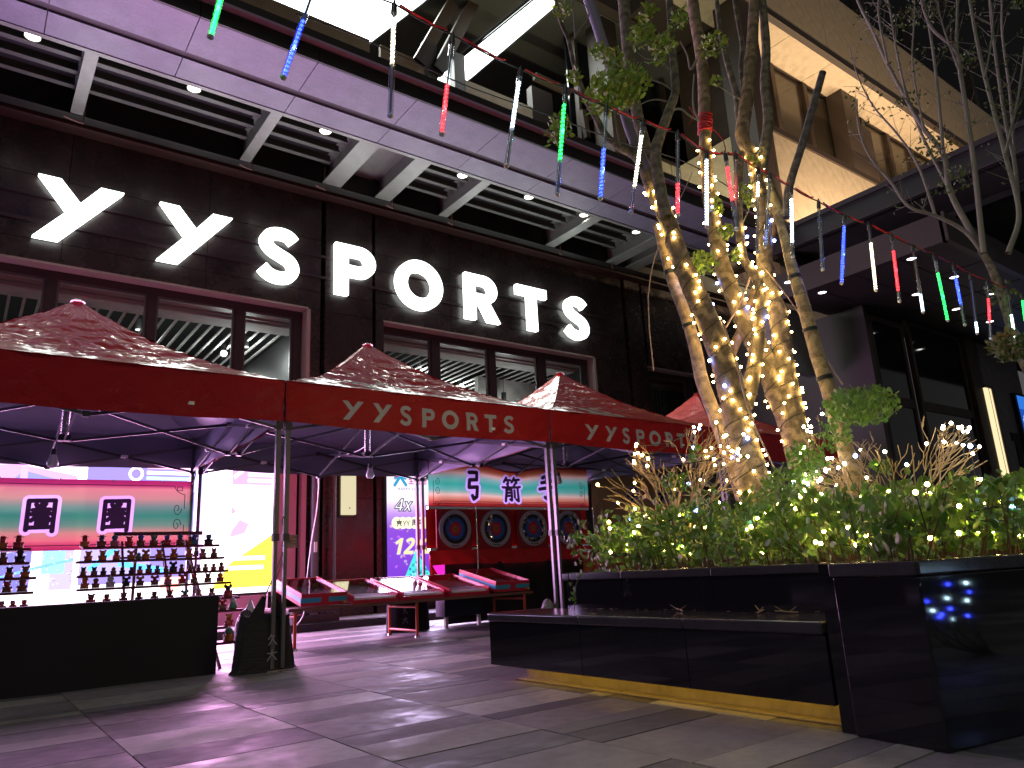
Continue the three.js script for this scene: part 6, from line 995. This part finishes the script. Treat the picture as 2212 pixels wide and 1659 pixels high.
// ------------------------------------------------------------------ hanging light tubes on their cable
{
  const ZC = -2.45, list = [
    ['green', [486, -40], [455, 80], 0, 1, 'green-lit tube cut by the top edge, nearest the camera'], ['blue', [684, -40], [612, 167], 0.42, 1, 'blue-lit tube hanging before the wide ceiling panel'], ['warm', [851, 30], [843, 250], 0.06, 0.52, 'tube glowing warm white in its upper half at the ceiling panel corner'], ['red', [976, 95], [954, 290], 0.46, 1, 'tube glowing red in its lower half beside the narrow ceiling panel'], ['cool', [1122, 168], [1094, 358], 0.04, 0.60, 'tube glowing cool white in its upper half before the purple soffit'], ['green', [1220, 207], [1204, 420], 0.10, 0.65, 'green-lit tube beside the leaf cluster'], ['blue', [1309, 247], [1297, 428], 0.40, 1, 'blue-lit tube just past the leaf cluster'], ['warm', [1388, 278], [1363, 458], 0.10, 0.70, 'warm white tube crossing the fork of the leaning trunk'], ['red', [1464, 303], [1464, 464], 0.58, 1, 'tube glowing red in its lower half beside the forked branch'], ['cool', [1526, 345], [1527, 490], 0.02, 1, 'brightest cool white tube, hanging on the taped stem'], ['red', [1569, 348], [1591, 494], 0.10, 0.58, 'red-lit tube tilted between the stems'], ['dimred', [1589, 347], [1592, 494], 0.2, 0.6, 'almost unlit tube touching the tilted red tube'], ['warm', [1637, 379], [1636, 545], 0.08, 0.30, 'tube with a short warm white glow at its top'], ['dimblue', [1662, 389], [1653, 532], 0.75, 1, 'clear tube with a faint blue tip before the stems'], ['cool', [1709, 418], [1712, 553], 0.08, 0.80, 'cool white tube hanging in front of the dark stake'], ['clear', [1769, 449], [1777, 582], 2, 2, 'unlit clear tube under the beige parapet corner'], ['blue', [1824, 478], [1818, 612], 0.10, 1, 'blue-lit tube under the second canopy edge'], ['warm', [1878, 498], [1892, 627], 0.20, 1, 'warm white tube past the second canopy edge'], ['red', [1927, 520], [1943, 651], 0.16, 0.82, 'red-lit tube between the warm and the clear tube'], ['cool', [1973, 543], [1994, 674], 0.70, 1, 'tube lit white only at its lower tip'], ['green', [2020, 563], [2047, 692], 0.20, 1, 'green-lit tube over the dark entrance glass'], ['blue', [2061, 583], [2084, 702], 0.12, 0.62, 'tube glowing blue in its upper half past the green one'], ['cool', [2097, 604], [2111, 720], 0.80, 1, 'tube with a small white tip before the last red one'], ['red', [2133, 616], [2140, 732], 0.26, 0.72, 'red-lit tube near the thin-branched tree'], ['cool', [2177, 634], [2193, 734], 0.45, 1, 'white-blue tube against the thin tree trunk'], ['green', [2208, 645], [2222, 745], 0.05, 0.5, 'green tube half cut by the photo edge'],
  ];
  const glass = new THREE.MeshPhysicalMaterial({ color: 0xdfe6ee, roughness: 0.03, transmission: 0.95, thickness: 0, ior: 1.35 });
  const led = { green: glow(0.006, 1, 0.05, 20), blue: glow(0.008, 0.020, 1, 34), warm: glow(1, 0.80, 0.45, 20), red: glow(1, 0.010, 0.014, 22), cool: glow(0.72, 0.88, 1, 20), dimred: glow(1, 0.2, 0.15, 0.5), dimblue: glow(0.4, 0.5, 1, 1.0), clear: null };
  const rgb = { green: [0.05, 1, 0.22], blue: [0.08, 0.15, 1], warm: [1, 0.82, 0.5], red: [1, 0.04, 0.05], cool: [0.75, 0.88, 1] };
  const strip = std(0.35, 0.36, 0.36, 0.5), anchors = [];
  for (const [kind, a, b, l0, l1, label] of list) {
    const A = onZ(...a, ZC), B = onZ(...b, ZC), L = A.distanceTo(B), t = thing('light_tube', 'thin ' + label, 'light tube', [A.x, A.y, A.z], 'meteor light tubes hanging from the cable'), d = B.clone().sub(A).normalize();
    t.quaternion.setFromUnitVectors(V(0, -1, 0), d); t.updateMatrixWorld(); anchors.push(A.clone().addScaledVector(d, -0.055));
    mesh('tube', new THREE.CylinderGeometry(0.0125, 0.0125, L, 12, 1, true).translate(0, -L / 2, 0), glass, t);
    mesh('end_cap', new THREE.SphereGeometry(0.0135, 10, 8).translate(0, -L, 0), std(0.6, 0.62, 0.6, 0.3), t);
    mesh('socket', [new THREE.CylinderGeometry(0.013, 0.015, 0.05, 10).translate(0, 0.025, 0), new THREE.CylinderGeometry(0.005, 0.008, 0.03, 8).translate(0, 0.06, 0)], M.nylon, t);
    mesh('circuit_strip', box(-0.005, -L + 0.01, -0.0015, 0.005, -0.005, 0.0015), strip, t);
    if (led[kind]) {
      const n = 24, dots = []; for (let i = 0; i < n; i++) { const k = (i + 0.5) / n; if (k >= l0 && k <= l1) for (const s of [-1, 1]) dots.push(new THREE.SphereGeometry(0.0068, 7, 5).translate(0, -k * L, s * 0.004)); }
      mesh('led_dots', dots, led[kind], t).userData.kind = 'stuff';
      if (rgb[kind]) { const p = new THREE.PointLight(new THREE.Color().setRGB(...rgb[kind]), 0.06); p.position.set(0, -L * (l0 + Math.min(1, l1)) / 2, 0.02); p.shadow.radius = 0.5; p.castShadow = true; t.add(p); }
    }
  }
  const t = thing('tube_cable', 'red and black twisted cable carrying the light tubes from tree to tree', 'cable');
  const from = [anchors[0].clone().add(V(-0.6, 0.15, 0)), ...anchors], reds = [], blacks = [];
  for (let i = 0; i + 1 < from.length; i++) { const a = from[i], b = from[i + 1], m = a.clone().lerp(b, 0.5).add(V(0, -0.012, 0)); blacks.push(wire([a, m, b], 0.0045, 8, 5)); if (i > 2 && a.distanceTo(b) > 0.05) { const s = V(0, 0.007, 0.004), q = a.clone().lerp(b, rr(0.05, 0.2)), e = a.clone().lerp(b, rr(0.75, 0.95)); reds.push(wire([q.add(s), a.clone().lerp(b, 0.35).add(V(0, -0.006, 0.008)), m.clone().add(V(0, 0.008, 0.006)), a.clone().lerp(b, 0.65).add(V(0, -0.008, 0.006)), e.add(s)], 0.0055, 14, 5)); } }
  mesh('black_wire', blacks, M.cable, t); mesh('red_wire', reds, M.redCable, t);
  mesh('tie', [wire([onZ(1518, 258, ZC), onZ(1560, 300, ZC), onZ(1568, 325, ZC)], 0.0035), wire([onZ(1488, 230, ZC), onZ(1498, 245, ZC), onZ(1488, 270, ZC)], 0.003)], M.redCable, t);
  const t2 = thing('lower_cable', 'thin dark cable running below the tube cable', 'cable'); mesh('wire', wire([[640, 30], [737, 65], [860, 118], [1000, 182], [1190, 250], [1330, 303], [1480, 350], [1560, 395], [1600, 420]].map(([x, y]) => onZ(x, y, -2.62)), 0.0035, 40), M.cable, t2);
  const tape = thing('red_tape_wrap', 'red cord wound round the taped stem above the bright tube', 'cord'); const g0 = trunksB[0][0], kk = [0.79, 0.795, 0.80, 0.805, 0.81, 0.815, 0.822]; 
  mesh('cord', kk.map((k) => { const p = atD(1523, 285 - (k - 0.79) * 1100, 5.55); return new THREE.TorusGeometry(0.055, 0.010, 6, 20).rotateX(Math.PI / 2 + rr(-0.2, 0.2)).translate(p.x, p.y, p.z); }), M.redCable, tape);
}

camera.far = 400; camera.updateProjectionMatrix();
renderer.render(scene, camera);
